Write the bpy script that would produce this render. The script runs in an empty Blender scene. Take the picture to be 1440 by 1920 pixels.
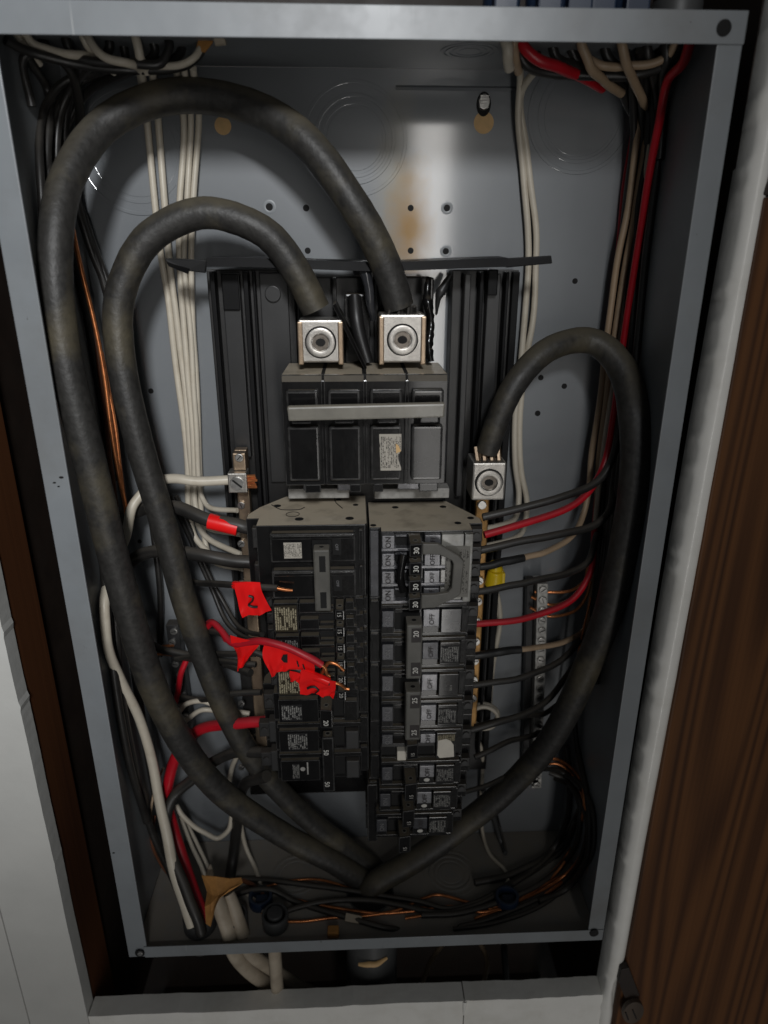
import bpy, bmesh, math, random
from mathutils import Vector, Matrix
random.seed(7)
scene = bpy.context.scene
col = scene.collection

# ------------------------------------------------------------------ camera
CAM = Vector((-0.0051, -0.3837, 0.5068))
PITCH, YAW, ROLL, FPX = 0.3566, 0.0424, 0.0016, 1286.57
FW = Vector((math.sin(YAW)*math.cos(PITCH), math.cos(YAW)*math.cos(PITCH), -math.sin(PITCH)))
RT = Vector((math.cos(YAW), -math.sin(YAW), 0.0))
UP = RT.cross(FW)
_c, _s = math.cos(ROLL), math.sin(ROLL)
RT, UP = RT*_c + UP*_s, UP*_c - RT*_s
cam_d = bpy.data.cameras.new('camera')
cam = bpy.data.objects.new('camera', cam_d)
col.objects.link(cam)
cam.matrix_world = Matrix(((RT.x, UP.x, -FW.x, CAM.x), (RT.y, UP.y, -FW.y, CAM.y), (RT.z, UP.z, -FW.z, CAM.z), (0, 0, 0, 1)))
cam_d.sensor_fit = 'VERTICAL'
cam_d.sensor_height = 36.0
cam_d.sensor_width = 27.0
cam_d.lens = FPX/1920*36
cam_d.clip_start = 0.01
cam_d.clip_end = 50
cam_d.dof.use_dof = True
cam_d.dof.focus_distance = 0.455
cam_d.dof.aperture_fstop = 6.0
scene.camera = cam

# ------------------------------------------------------------------ light of the room
world = bpy.data.worlds.new('World')
scene.world = world
world.use_nodes = True
bg = world.node_tree.nodes['Background']
bg.inputs[0].default_value = (0.93, 0.97, 1.0, 1)
bg.inputs[1].default_value = 0.048

def area(name, loc, target, sx, sy, power, color):
    l = bpy.data.lights.new(name, 'AREA')
    l.shape = 'RECTANGLE'; l.size = sx; l.size_y = sy; l.energy = power; l.color = color
    o = bpy.data.objects.new(name, l); col.objects.link(o)
    o.location = loc
    o.rotation_euler = (Vector(target)-Vector(loc)).to_track_quat('-Z', 'Y').to_euler()
    return o
def spot(name, loc, target, power, cone, radius, color):
    l = bpy.data.lights.new(name, 'SPOT'); l.energy = power; l.spot_size = math.radians(cone); l.spot_blend = 1.0
    l.shadow_soft_size = radius; l.color = color
    o = bpy.data.objects.new(name, l); col.objects.link(o); o.location = loc
    o.rotation_euler = (Vector(target)-Vector(loc)).to_track_quat('-Z', 'Y').to_euler()
    return o
spot('added_key_spot', (0.06, -1.20, 1.04), (-0.22, 0.0, 0.545), 56, 39.5, 0.09, (0.98, 0.99, 1.0))  # added unseen lamp; its soft cone fades the light to the lower right
area('window_light', (0.205, -1.40, 0.02), (0.10, 0.0, 0.06), 0.10, 1.92, 4.2, (1.0, 0.97, 0.93))
scene.view_settings.view_transform = 'Standard'
scene.view_settings.look = 'None'
scene.view_settings.exposure = 0.0
scene.view_settings.gamma = 1.0

# ------------------------------------------------------------------ helpers
def at(px, py, Y):
    """point at depth Y (metres behind the box's front flange) seen at photograph pixel px, py"""
    d = FW + RT*((px-720)/FPX) + UP*((960-py)/FPX)
    return CAM + d*((Y-CAM.y)/d.y)
def X(px, py, Y): return at(px, py, Y).x
def Zc(px, py, Y): return at(px, py, Y).z

def tag(o, label=None, cat=None, group=None, kind=None):
    if label: o['label'] = label
    if cat: o['category'] = cat
    if group: o['group'] = group
    if kind: o['kind'] = kind
    return o
def org(o):
    v = Vector((0, 0, 0))
    while o is not None:
        v += o.location; o = o.parent
    return v
def empty(name, loc, label, cat, group=None):
    o = bpy.data.objects.new(name, None); col.objects.link(o)
    o.location = loc; o.empty_display_size = 0.01
    return tag(o, label, cat, group)

GLINT_EDGED = ('black_plastic', 'dusty_black_plastic', 'glossy_black_face')  # black plastics whose bevel faces carry a painted highlight
class MB:
    def __init__(s): s.v = []; s.f = []
    def add(s, vs, fs):
        n = len(s.v); s.v += [Vector(v) for v in vs]; s.f += [tuple(i+n for i in f) for f in fs]; return s
    def box(s, x0, x1, y0, y1, z0, z1):
        x0, x1 = sorted((x0, x1)); y0, y1 = sorted((y0, y1)); z0, z1 = sorted((z0, z1))
        return s.add([(x0,y0,z0),(x1,y0,z0),(x1,y1,z0),(x0,y1,z0),(x0,y0,z1),(x1,y0,z1),(x1,y1,z1),(x0,y1,z1)],
                     [(0,3,2,1),(4,5,6,7),(0,1,5,4),(1,2,6,5),(2,3,7,6),(3,0,4,7)])
    def prism(s, poly, dirv):
        n = len(poly); d = Vector(dirv); a = [Vector(p) for p in poly]
        return s.add(a+[p+d for p in a], [tuple(range(n))[::-1], tuple(range(n, 2*n))]+[(i, (i+1) % n, n+(i+1) % n, n+i) for i in range(n)])
    def ring(s, c, axis, r0, r1, h, n=24):
        """flat washer of inner radius r0, outer r1, thickness h along axis"""
        ax = Vector(axis).normalized(); a = ax.orthogonal().normalized(); b = ax.cross(a); c = Vector(c)
        vs = []
        for i in range(n):
            t = 2*math.pi*i/n; d = a*math.cos(t)+b*math.sin(t)
            vs += [c+d*r0, c+d*r1, c+d*r1+ax*h, c+d*r0+ax*h]
        fs = []
        for i in range(n):
            p = 4*i; q = 4*((i+1) % n)
            for k in range(4): fs.append((p+k, p+(k+1) % 4, q+(k+1) % 4, q+k))
        return s.add(vs, fs)
    def cyl(s, c, axis, r, h, n=20, r2=None, sq=1.0):
        ax = Vector(axis).normalized(); a = Vector((1, 0, 0)) if abs(ax.x) < .7 else Vector((0, 1, 0))
        a = (a-ax*a.dot(ax)).normalized(); b = ax.cross(a); c = Vector(c); r2 = r if r2 is None else r2
        D = [a*math.cos(2*math.pi*i/n)+b*math.sin(2*math.pi*i/n)*sq for i in range(n)]
        vs = [c+d*r for d in D]+[c+ax*h+d*r2 for d in D]
        return s.add(vs, [tuple(range(n))[::-1], tuple(range(n, 2*n))]+[(i, (i+1) % n, n+(i+1) % n, n+i) for i in range(n)])
    def tube(s, pts, r, n=10, sub=6, wob=0.0, flat=1.0, cap=True):
        P, Rr = spline(pts, r, sub)
        m = len(P)
        if m > 14:
            ph = [random.random()*6.28 for _ in range(6)]; fq = [random.uniform(.25, .6) for _ in range(6)]; am = min(.0006, sum(Rr)/m*.28)
            for i in range(2, m-2):
                e = min(1, i/8, (m-1-i)/8)
                P[i] = P[i]+Vector((math.sin(i*fq[0]+ph[0])+math.sin(i*fq[1]*.5+ph[1]), math.sin(i*fq[2]+ph[2]), math.sin(i*fq[4]+ph[4])))*am*.45*e
        T = [(P[min(i+1, m-1)]-P[max(i-1, 0)]).normalized() for i in range(m)]
        N = T[0].orthogonal().normalized()
        vs = []
        for i in range(m):
            N = (N-T[i]*N.dot(T[i])).normalized(); B = T[i].cross(N)
            rr = Rr[i]*(1+wob*(random.random()-.5))
            for k in range(n):
                t = 2*math.pi*k/n
                vs.append(P[i]+N*(rr*math.cos(t))+B*(rr*flat*math.sin(t)))
        fs = [(i*n+k, i*n+(k+1) % n, (i+1)*n+(k+1) % n, (i+1)*n+k) for i in range(m-1) for k in range(n)]
        if cap: fs += [tuple(range(n))[::-1], tuple(range((m-1)*n, m*n))]
        return s.add(vs, fs)
    def build(s, name, mat, parent=None, bevel=0.0, smooth=False, seg=2, loc=None):
        if parent is not None: base = org(parent)
        elif loc is not None: base = Vector(loc)
        else:
            base = Vector((sum(v.x for v in s.v)/len(s.v), sum(v.y for v in s.v)/len(s.v), min(v.z for v in s.v)))
        me = bpy.data.meshes.new(name)
        me.from_pydata([v-base for v in s.v], [], s.f)
        bm = bmesh.new(); bm.from_mesh(me)
        bmesh.ops.recalc_face_normals(bm, faces=bm.faces)
        if bevel > 0:
            ed = [e for e in bm.edges if len(e.link_faces) == 2 and e.calc_face_angle(0) > 0.6]
            bmesh.ops.bevel(bm, geom=ed, offset=bevel, segments=seg, profile=0.6, affect='EDGES', clamp_overlap=True, material=1 if mat.name in GLINT_EDGED else -1)
        bm.to_mesh(me); bm.free()
        if smooth:
            for p in me.polygons: p.use_smooth = True
            try: me.set_sharp_from_angle(angle=0.9)
            except Exception: pass
        me.materials.append(mat)
        if mat.name in GLINT_EDGED: me.materials.append(M['edge'])
        o = bpy.data.objects.new(name, me); col.objects.link(o)
        if parent is not None: o.parent = parent
        else: o.location = base
        return o

def spline(pts, r, sub):
    pts = [Vector(p) for p in pts]; n = len(pts)
    if isinstance(r, (list, tuple)):
        k = len(r)-1
        rs = [r[min(k-1, int(i/(n-1)*k))]*(1-(i/(n-1)*k-min(k-1, int(i/(n-1)*k))))+r[min(k-1, int(i/(n-1)*k))+1]*(i/(n-1)*k-min(k-1, int(i/(n-1)*k))) for i in range(n)]
    else: rs = [r]*n
    if n == 2:
        return [pts[0].lerp(pts[1], i/sub) for i in range(sub+1)], [rs[0]+(rs[1]-rs[0])*i/sub for i in range(sub+1)]
    E = [pts[0]*2-pts[1]]+pts+[pts[-1]*2-pts[-2]]
    P = []; R = []
    for i in range(1, n):
        p0, p1, p2, p3 = E[i-1], E[i], E[i+1], E[i+2]
        def tj(t, a, b): return t+max((b-a).length, 1e-6)**0.5
        t0 = 0; t1 = tj(t0, p0, p1); t2 = tj(t1, p1, p2); t3 = tj(t2, p2, p3)
        for k in range(sub):
            t = t1+(t2-t1)*k/sub
            a1 = p0*((t1-t)/(t1-t0))+p1*((t-t0)/(t1-t0)); a2 = p1*((t2-t)/(t2-t1))+p2*((t-t1)/(t2-t1)); a3 = p2*((t3-t)/(t3-t2))+p3*((t-t2)/(t3-t2))
            b1 = a1*((t2-t)/(t2-t0))+a2*((t-t0)/(t2-t0)); b2 = a2*((t3-t)/(t3-t1))+a3*((t-t1)/(t3-t1))
            P.append(b1*((t2-t)/(t2-t1))+b2*((t-t1)/(t2-t1)))
            R.append(rs[i-1]+(rs[i]-rs[i-1])*k/sub)
    P.append(pts[-1]); R.append(rs[-1])
    return P, R

# ------------------------------------------------------------------ materials
def N(nt, t, **kw):
    n = nt.nodes.new(t)
    for k, v in kw.items(): setattr(n, k, v)
    return n
def ramp(nt, fac, lo, hi):
    m = N(nt, 'ShaderNodeMapRange'); m.inputs[1].default_value = lo; m.inputs[2].default_value = hi
    nt.links.new(fac, m.inputs[0]); return m.outputs[0]
def mixc(nt, fac, a, b):
    m = N(nt, 'ShaderNodeMix', data_type='RGBA')
    if hasattr(fac, 'is_output'): nt.links.new(fac, m.inputs[0])
    else: m.inputs[0].default_value = fac
    for s, v in ((6, a), (7, b)):
        if hasattr(v, 'is_output'): nt.links.new(v, m.inputs[s])
        else: m.inputs[s].default_value = (*v, 1)
    return m.outputs[2]
def mth(nt, op, a, b=None):
    m = N(nt, 'ShaderNodeMath', operation=op)
    for i, v in enumerate((a, b)):
        if v is None: continue
        if hasattr(v, 'is_output'): nt.links.new(v, m.inputs[i])
        else: m.inputs[i].default_value = v
    return m.outputs[0]
def noise(nt, vec, scale, detail=4, rough=.55, dist=0.0):
    n = N(nt, 'ShaderNodeTexNoise'); n.inputs['Scale'].default_value = scale; n.inputs['Detail'].default_value = detail
    n.inputs['Roughness'].default_value = rough; n.inputs['Distortion'].default_value = dist
    nt.links.new(vec, n.inputs['Vector']); return n.outputs[0]
def base_mat(name):
    m = bpy.data.materials.new(name); m.use_nodes = True; nt = m.node_tree
    return m, nt, nt.nodes['Principled BSDF'], N(nt, 'ShaderNodeTexCoord')
def mat(name, c, rough=.5, metal=0.0, var=.18, scale=120, dust=None, damt=.8, patch=None, pamt=.6, pscale=30, bump=.0, bscale=400, coat=0.0, spec=.5):
    m, nt, b, tc = base_mat(name); L = nt.links; ob = tc.outputs['Object']
    n1 = noise(nt, ob, scale)
    colr = mixc(nt, ramp(nt, n1, .3, .7), tuple(x*(1-var) for x in c), tuple(min(1, x*(1+var)) for x in c))
    rg = None
    if patch:
        f = mth(nt, 'MULTIPLY', ramp(nt, noise(nt, ob, pscale, 5, .6), .5, .72), pamt)
        colr = mixc(nt, f, colr, patch)
    if dust:
        g = N(nt, 'ShaderNodeNewGeometry'); sp = N(nt, 'ShaderNodeSeparateXYZ'); L.new(g.outputs['Normal'], sp.inputs[0])
        up = ramp(nt, sp.outputs[2], .35, .9)
        f = mth(nt, 'MULTIPLY', mth(nt, 'MULTIPLY', up, ramp(nt, noise(nt, ob, 60, 4), -.15, .5)), damt)
        colr = mixc(nt, f, colr, dust)
        rg = mth(nt, 'ADD', mth(nt, 'MULTIPLY', f, .5), rough)
    L.new(colr, b.inputs['Base Color'])
    rv = mth(nt, 'MULTIPLY', mth(nt, 'SUBTRACT', noise(nt, ob, scale*.6), .5), .25)
    L.new(mth(nt, 'ADD', rv, rg if rg else rough), b.inputs['Roughness'])
    b.inputs['Metallic'].default_value = metal
    b.inputs['Specular IOR Level'].default_value = spec
    b.inputs['Coat Weight'].default_value = coat; b.inputs['Coat Roughness'].default_value = .08
    if bump:
        bp = N(nt, 'ShaderNodeBump'); bp.inputs['Strength'].default_value = bump; bp.inputs['Distance'].default_value = .001
        L.new(noise(nt, ob, bscale, 3), bp.inputs['Height']); L.new(bp.outputs[0], b.inputs['Normal'])
    return m

DUST = (.16, .135, .10)
M = {}
M['panel'] = mat('grey_enamel', (.205, .220, .232), .36, 0, .10, 14, patch=(.13, .125, .115), pamt=.35, pscale=16, dust=(.27, .245, .21), damt=.95, bump=.05, bscale=60)
def edge_enamel():
    m, nt, b, tc = base_mat('grey_enamel_edge'); L = nt.links; g = N(nt, 'ShaderNodeNewGeometry'); ob = g.outputs['Position']
    c = mixc(nt, ramp(nt, noise(nt, ob, 22, 5), .3, .7), (.190, .205, .218), (.225, .242, .256))
    grime = mth(nt, 'MULTIPLY', ramp(nt, noise(nt, ob, 9, 6, .65), .48, .75), .55)
    c = mixc(nt, grime, c, (.12, .115, .105))
    mp = N(nt, 'ShaderNodeMapping'); mp.inputs['Scale'].default_value = (420, 420, 14); mp.inputs['Rotation'].default_value = (0, .12, 0); L.new(ob, mp.inputs[0])
    scr = mth(nt, 'MULTIPLY', ramp(nt, noise(nt, mp.outputs[0], 1.0, 2), .70, .76), ramp(nt, noise(nt, ob, 16, 2), .5, .62))
    c = mixc(nt, mth(nt, 'MULTIPLY', scr, .7), c, (.40, .41, .41))
    chip = ramp(nt, noise(nt, ob, 150, 3, .6), .735, .75)
    c = mixc(nt, chip, c, (.05, .045, .04))
    L.new(c, b.inputs['Base Color']); L.new(mth(nt, 'ADD', mth(nt, 'MULTIPLY', grime, .3), .36), b.inputs['Roughness'])
    bp = N(nt, 'ShaderNodeBump'); bp.inputs['Strength'].default_value = .35; bp.inputs['Distance'].default_value = .0012
    L.new(noise(nt, ob, 28, 2), bp.inputs['Height']); L.new(bp.outputs[0], b.inputs['Normal'])
    return m
M['panel_edge'] = edge_enamel()
M['black'] = mat('black_plastic', (.0055, .0053, .0055), .26, 0, .25, 60, dust=DUST, damt=.7, patch=(.022, .02, .017), pamt=.2, pscale=45, bump=.16, bscale=110, coat=.30, spec=.12)
M['blacktop'] = mat('dusty_black_plastic', (.0075, .0073, .0075), .30, 0, .25, 60, dust=(.52, .45, .345), damt=.95, patch=(.022, .02, .017), pamt=.2, pscale=45, bump=.16, bscale=110, coat=.30, spec=.12)
M['edge'] = mat('plastic_edge_glint', (.036, .035, .034), .24, 0, .6, 120, patch=(.008, .008, .008), pamt=.95, pscale=70, coat=.4)  # glossy edge highlights painted as a lighter colour on bevel faces
M['black2'] = mat('satin_black_plastic', (.012, .0115, .0115), .42, 0, .25, 60, dust=(.06, .05, .04), damt=.7, patch=(.03, .027, .023), pamt=.4, pscale=40)
M['rail'] = mat('dark_grey_plastic', (.019, .019, .0195), .42, 0, .15, 50, dust=(.07, .06, .05), damt=.6)
M['bracket'] = mat('black_enamelled_steel', (.006, .006, .0065), .5, 0, .2, 50, spec=.15)
M['pit'] = mat('dark_void', (.0022, .002, .002), .8, 0, .1, 60)
M['tie'] = mat('grey_handle_plastic', (.078, .075, .066), .42, 0, .15, 90, dust=(.2, .18, .15), damt=.6, patch=(.16, .15, .13), pamt=.4, pscale=60)
M['silver'] = mat('silver_sheen_grey', (.15, .15, .16), .26, .4, .2, 150, patch=(.1, .1, .1), pamt=.4, pscale=120)  # tabs' gloss reflection put into a lighter grey; stab supports share it
M['silverdark'] = mat('dim_sheen_grey', (.045, .046, .052), .26, .3, .2, 150, patch=(.03, .03, .03), pamt=.4, pscale=120)  # dimmer copy of that grey, weaker reflection put into the colour
M['glossface'] = mat('glossy_black_face', (.022, .023, .026), .2, 0, .2, 80, patch=(.07, .07, .075), pamt=.5, pscale=70, coat=.5)
M['alu'] = mat('aluminium', (.42, .40, .37), .40, .9, .12, 200, bump=.12, bscale=900)
M['bronze'] = mat('bronzed_steel', (.36, .27, .19), .38, .85, .15, 120, bump=.08, bscale=700)
M['brass'] = mat('brass', (.42, .24, .09), .42, .8, .25, 120, patch=(.12, .07, .03), pamt=.5, pscale=100)
M['moulded'] = mat('worn_moulded_lettering', (.13, .13, .135), .4, .2, .2, 200)
M['barmetal'] = mat('dull_bar_metal', (.52, .51, .48), .34, .15, .2, 200, patch=(.2, .19, .17), pamt=.5, pscale=120)
M['tiebar'] = mat('pale_grey_bar', (.17, .16, .135), .36, 0, .15, 90, dust=(.34, .31, .25), damt=.8, patch=(.10, .09, .075), pamt=.5, pscale=50, coat=.2)
M['socket'] = mat('dark_steel_socket', (.16, .14, .12), .4, .8, .3, 300)
M['zinc'] = mat('zinc_screw', (.48, .47, .45), .32, .9, .2, 300)
M['cable'] = mat('black_cable_jacket', (.024, .0228, .021), .52, 0, .35, 240, patch=(.118, .099, .060), pamt=.6, pscale=22, dust=(.105, .090, .060), damt=.7, bump=.35, bscale=260)
M['kwire'] = mat('black_wire', (.019, .018, .017), .40, 0, .3, 80, dust=(.085, .074, .06), damt=.6, patch=(.04, .036, .03), pamt=.5, pscale=60)
M['rwire'] = mat('red_wire', (.46, .008, .018), .36, 0, .12, 80, dust=(.30, .05, .06), damt=.3)
M['wwire'] = mat('white_wire', (.56, .51, .42), .40, 0, .10, 60, patch=(.30, .25, .18), pamt=.5, pscale=60)
M['twire'] = mat('tan_wire', (.40, .29, .19), .45, 0, .15, 60, patch=(.25, .17, .1), pamt=.5, pscale=60)
M['bwire'] = mat('brown_wire', (.16, .06, .03), .45, 0, .15, 60)
M['copper'] = mat('bare_copper', (.68, .25, .095), .34, .8, .25, 220, patch=(.30, .09, .04), pamt=.6, pscale=90)
M['tape'] = mat('red_tape', (.90, .008, .008), .34, 0, .06, 80, coat=.25, bump=.06, bscale=300)
M['ktape'] = mat('black_tape', (.012, .012, .012), .45, 0, .2, 80)
M['paper'] = mat('kraft_paper', (.40, .19, .05), .8, 0, .25, 90, bump=.3, bscale=250)
M['sheath'] = mat('cream_cable_sheath', (.42, .36, .28), .5, 0, .12, 50, patch=(.2, .15, .1), pamt=.5, pscale=40)
M['yellow'] = mat('yellow_plastic', (.72, .50, .015), .35, 0, .08, 80)
M['blue'] = mat('blue_plastic', (.010, .022, .050), .4, 0, .12, 80, dust=(.05, .06, .08), damt=.4)
M['print'] = mat('white_print', (.55, .54, .50), .55, 0, .12, 200)
M['print_dim'] = mat('dull_white_print', (.32, .31, .29), .55, 0, .2, 300)
M['ink'] = mat('black_ink', (.012, .008, .008), .5, 0, .1, 200)
M['white'] = mat('white_painted_wall', (.60, .60, .575), .48, 0, .05, 25, patch=(.62, .61, .58), pamt=.5, pscale=12, bump=.25, bscale=70)
M['trim'] = mat('white_gloss_trim', (.88, .87, .83), .36, 0, .05, 25, patch=(.70, .68, .62), pamt=.6, pscale=30, bump=.35, bscale=90, coat=.2)
M['sticker'] = mat('white_sticker', (.66, .62, .54), .6, 0, .06, 150)
M['conduit'] = mat('grey_conduit', (.075, .077, .078), .45, .3, .12, 30)
M['tan_chip'] = mat('tan_chip', (.62, .40, .18), .6, 0, .1, 200)
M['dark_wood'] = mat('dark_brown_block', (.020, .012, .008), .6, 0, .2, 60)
M['clear'] = mat('yellowed_clear_label', (.21, .205, .185), .22, 0, .3, 160, patch=(.34, .34, .34), pamt=.6, pscale=110, coat=.3)

def stained_panel():
    m, nt, b, tc = base_mat('grey_enamel_stained'); L = nt.links; g = N(nt, 'ShaderNodeNewGeometry'); ob = g.outputs['Position']
    c = mixc(nt, ramp(nt, noise(nt, ob, 14), .3, .7), (.168, .180, .192), (.192, .205, .217))
    # rust run below the upper knockout
    def blob(cx, cz, rx, rz, lo, hi, k):
        mp = N(nt, 'ShaderNodeMapping'); mp.inputs['Location'].default_value = (-cx/rx, 0, -cz/rz); mp.inputs['Scale'].default_value = (1/rx, 0, 1/rz)
        L.new(ob, mp.inputs[0])
        v = N(nt, 'ShaderNodeVectorMath', operation='LENGTH'); L.new(mp.outputs[0], v.inputs[0])
        d = mth(nt, 'ADD', v.outputs['Value'], mth(nt, 'MULTIPLY', mth(nt, 'SUBTRACT', noise(nt, ob, 70, 5), .5), .9))
        return mth(nt, 'MULTIPLY', ramp(nt, d, hi, lo), k)
    p = at(768, 432, .109)
    f1 = blob(p.x, p.z, .0165, .046, .1, 1.15, .95)
    q = at(748, 360, .109)
    f2 = blob(q.x, q.z, .0165, .058, .1, 1.15, .60)
    c = mixc(nt, f2, c, (.29, .25, .15)); c = mixc(nt, f1, c, (.32, .175, .040))
    L.new(c, b.inputs['Base Color'])
    L.new(mth(nt, 'ADD', mth(nt, 'MULTIPLY', noise(nt, ob, 30), .12), mth(nt, 'ADD', mth(nt, 'MULTIPLY', f1, .2), .34)), b.inputs['Roughness'])
    L.new(mth(nt, 'SUBTRACT', 1.0, mth(nt, 'MULTIPLY', f1, .85)), b.inputs['Coat Weight']); b.inputs['Coat Roughness'].default_value = .10; b.inputs['Coat IOR'].default_value = 1.62
    bp = N(nt, 'ShaderNodeBump'); bp.inputs['Strength'].default_value = .10; bp.inputs['Distance'].default_value = .002
    mp = N(nt, 'ShaderNodeMapping'); mp.inputs['Scale'].default_value = (26, 1, 5); L.new(ob, mp.inputs[0])
    L.new(noise(nt, mp.outputs[0], 1.0, 2), bp.inputs['Height']); L.new(bp.outputs[0], b.inputs['Normal'])
    return m
M['back'] = stained_panel()

def label_mat(name, ground, ink, lines, along, cover=.5, rough=.45):
    """printed label: rows of unreadably small lettering; rows are stacked along X, letters run along Z"""
    m, nt, b, tc = base_mat(name); L = nt.links
    sp = N(nt, 'ShaderNodeSeparateXYZ'); L.new(tc.outputs['Generated'], sp.inputs[0])
    oi = N(nt, 'ShaderNodeObjectInfo')
    gx = sp.outputs[0]; gz = sp.outputs[2]
    if along == 'x': gx, gz = gz, gx
    row = mth(nt, 'MULTIPLY', gx, lines)
    fr = mth(nt, 'FRACT', row); fl = mth(nt, 'FLOOR', row)
    inrow = mth(nt, 'LESS_THAN', fr, .66)
    cb = N(nt, 'ShaderNodeCombineXYZ')
    L.new(mth(nt, 'ADD', mth(nt, 'MULTIPLY', fl, 3.7), mth(nt, 'MULTIPLY', oi.outputs['Random'], 91)), cb.inputs[0])
    L.new(mth(nt, 'MULTIPLY', gz, 26), cb.inputs[1]); L.new(mth(nt, 'MULTIPLY', fr, 2.2), cb.inputs[2])
    let = mth(nt, 'GREATER_THAN', noise(nt, cb.outputs[0], 1.0, 1), cover)
    cb2 = N(nt, 'ShaderNodeCombineXYZ')
    L.new(mth(nt, 'ADD', fl, mth(nt, 'MULTIPLY', oi.outputs['Random'], 17)), cb2.inputs[0]); L.new(mth(nt, 'MULTIPLY', gz, 3.2), cb2.inputs[1])
    word = mth(nt, 'GREATER_THAN', noise(nt, cb2.outputs[0], .8, 1), .42)
    mar = mth(nt, 'MULTIPLY', mth(nt, 'GREATER_THAN', gz, .07), mth(nt, 'LESS_THAN', gz, .93))
    f = mth(nt, 'MULTIPLY', mth(nt, 'MULTIPLY', inrow, let), mth(nt, 'MULTIPLY', word, mar))
    L.new(mixc(nt, f, ground, ink), b.inputs['Base Color']); b.inputs['Roughness'].default_value = rough; b.inputs['Specular IOR Level'].default_value = .2
    return m
M['lab_black'] = label_mat('printed_black_label', (.011, .011, .012), (.25, .245, .23), 10, 'z', .47)
M['lab_gold'] = label_mat('printed_gold_label', (.026, .021, .012), (.30, .265, .18), 10, 'z', .42)
M['lab_white'] = label_mat('printed_pale_label', (.40, .37, .32), (.03, .028, .025), 13, 'z', .50)
M['lab_clear'] = label_mat('printed_clear_label', (.13, .125, .11), (.035, .033, .028), 7, 'z', .5, .25)

def wood(name, a, b_, sx, sz, rough=.45, rings=9):
    m, nt, b, tc = base_mat(name); L = nt.links
    mp = N(nt, 'ShaderNodeMapping'); mp.inputs['Scale'].default_value = (sx, sx*.15, sz); mp.inputs['Rotation'].default_value = (0, .05, 0); L.new(tc.outputs['Object'], mp.inputs[0])
    n0 = noise(nt, mp.outputs[0], 1.0, 1.5, .45, .25)
    band = mth(nt, 'ADD', mth(nt, 'MULTIPLY', mth(nt, 'SINE', mth(nt, 'MULTIPLY', n0, rings*6.2832)), .5), .5)   # growth rings
    mp2 = N(nt, 'ShaderNodeMapping'); mp2.inputs['Scale'].default_value = (sx*22, sx*22, sz*3); L.new(tc.outputs['Object'], mp2.inputs[0])
    n1 = noise(nt, mp2.outputs[0], 1.0, 3)
    n2 = noise(nt, mp.outputs[0], .6, 2)
    f = mth(nt, 'ADD', mth(nt, 'MULTIPLY', mth(nt, 'POWER', band, 1.4), .34), mth(nt, 'ADD', mth(nt, 'MULTIPLY', n1, .45), mth(nt, 'MULTIPLY', n2, .30)))
    L.new(mixc(nt, ramp(nt, f, .22, .85), b_, a), b.inputs['Base Color']); b.inputs['Roughness'].default_value = rough; b.inputs['Specular IOR Level'].default_value = .25
    bp = N(nt, 'ShaderNodeBump'); bp.inputs['Strength'].default_value = .12; bp.inputs['Distance'].default_value = .0008
    L.new(f, bp.inputs['Height']); L.new(bp.outputs[0], b.inputs['Normal'])
    return m
M['door'] = wood('walnut_door', (.036, .0125, .0042), (.155, .062, .0190), 14, .45, .5, 22)
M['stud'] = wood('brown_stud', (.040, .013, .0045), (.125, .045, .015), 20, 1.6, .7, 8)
M['skirt'] = wood('greyed_board', (.055, .040, .030), (.12, .092, .072), 14, .6, .5)

_tc = {}
def text(s, size, c, right, up, m, parent, name='lettering', depth=.00012):
    if s not in _tc:
        cu = bpy.data.curves.new('t', 'FONT'); cu.body = s; cu.align_x = 'CENTER'; cu.align_y = 'CENTER'; cu.resolution_u = 3; cu.offset = .012
        o = bpy.data.objects.new('t', cu); col.objects.link(o)
        dg = bpy.context.evaluated_depsgraph_get(); me = bpy.data.meshes.new_from_object(o.evaluated_get(dg))
        _tc[s] = ([v.co.copy() for v in me.vertices], [tuple(p.vertices) for p in me.polygons])
        bpy.data.objects.remove(o); bpy.data.curves.remove(cu); bpy.data.meshes.remove(me)
    vs, fs = _tc[s]; r = Vector(right); u = Vector(up); c = Vector(c); nrm = r.cross(u)
    mb = MB(); mb.add([c+r*(v.x*size)+u*(v.y*size)+nrm*depth for v in vs], fs)
    me = bpy.data.meshes.new(name); base = org(parent); me.from_pydata([v-base for v in mb.v], [], mb.f); me.materials.append(m)
    o = bpy.data.objects.new(name, me); col.objects.link(o); o.parent = parent
    return o

# ================================================================== setting
H, D, HW, IN = .6172, .109, .185, .0125
OX0, OX1, OZ0 = -.2258, .1965, -.064
def structure(o, label=None):
    o['kind'] = 'structure'
    if label: o['label'] = label
    return o
def ragged(x0, z0, x1, z1, n, amp):
    """a hand-cut edge: slow wander plus a few small chips"""
    out = []; ph = [random.random()*6.28 for _ in range(4)]; vert = abs(z1-z0) > abs(x1-x0)
    for i in range(n+1):
        t = i/n
        o = amp*(.35*math.sin(7*t+ph[0])+.22*math.sin(19*t+ph[1])+.15*math.sin(53*t+ph[2])+.12*(random.random()-.5))
        if random.random() < .05: o += amp*(random.random()-.3)*1.2
        out.append((x0+(x1-x0)*t+(o if vert else 0), z0+(z1-z0)*t+(0 if vert else o)))
    return out
# wall left of the opening, two boards with a groove between
e = ragged(OX0, -.20, OX0, .75, 240, .0011)
mb = MB(); mb.prism([(-.2718, 0, -.20)]+[(x, 0, z) for x, z in e]+[(-.2718, 0, .75)], (0, .013, 0))
wall = structure(mb.build('wall_left', M['white'], None, 0), 'white painted wall left of the panel opening')
mb = MB(); mb.box(-.75, -.2732, .0006, .013, -.20, .75); structure(mb.build('wall_left_board', M['white'], None, .0008), 'white wall board at the far lower left')
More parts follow.
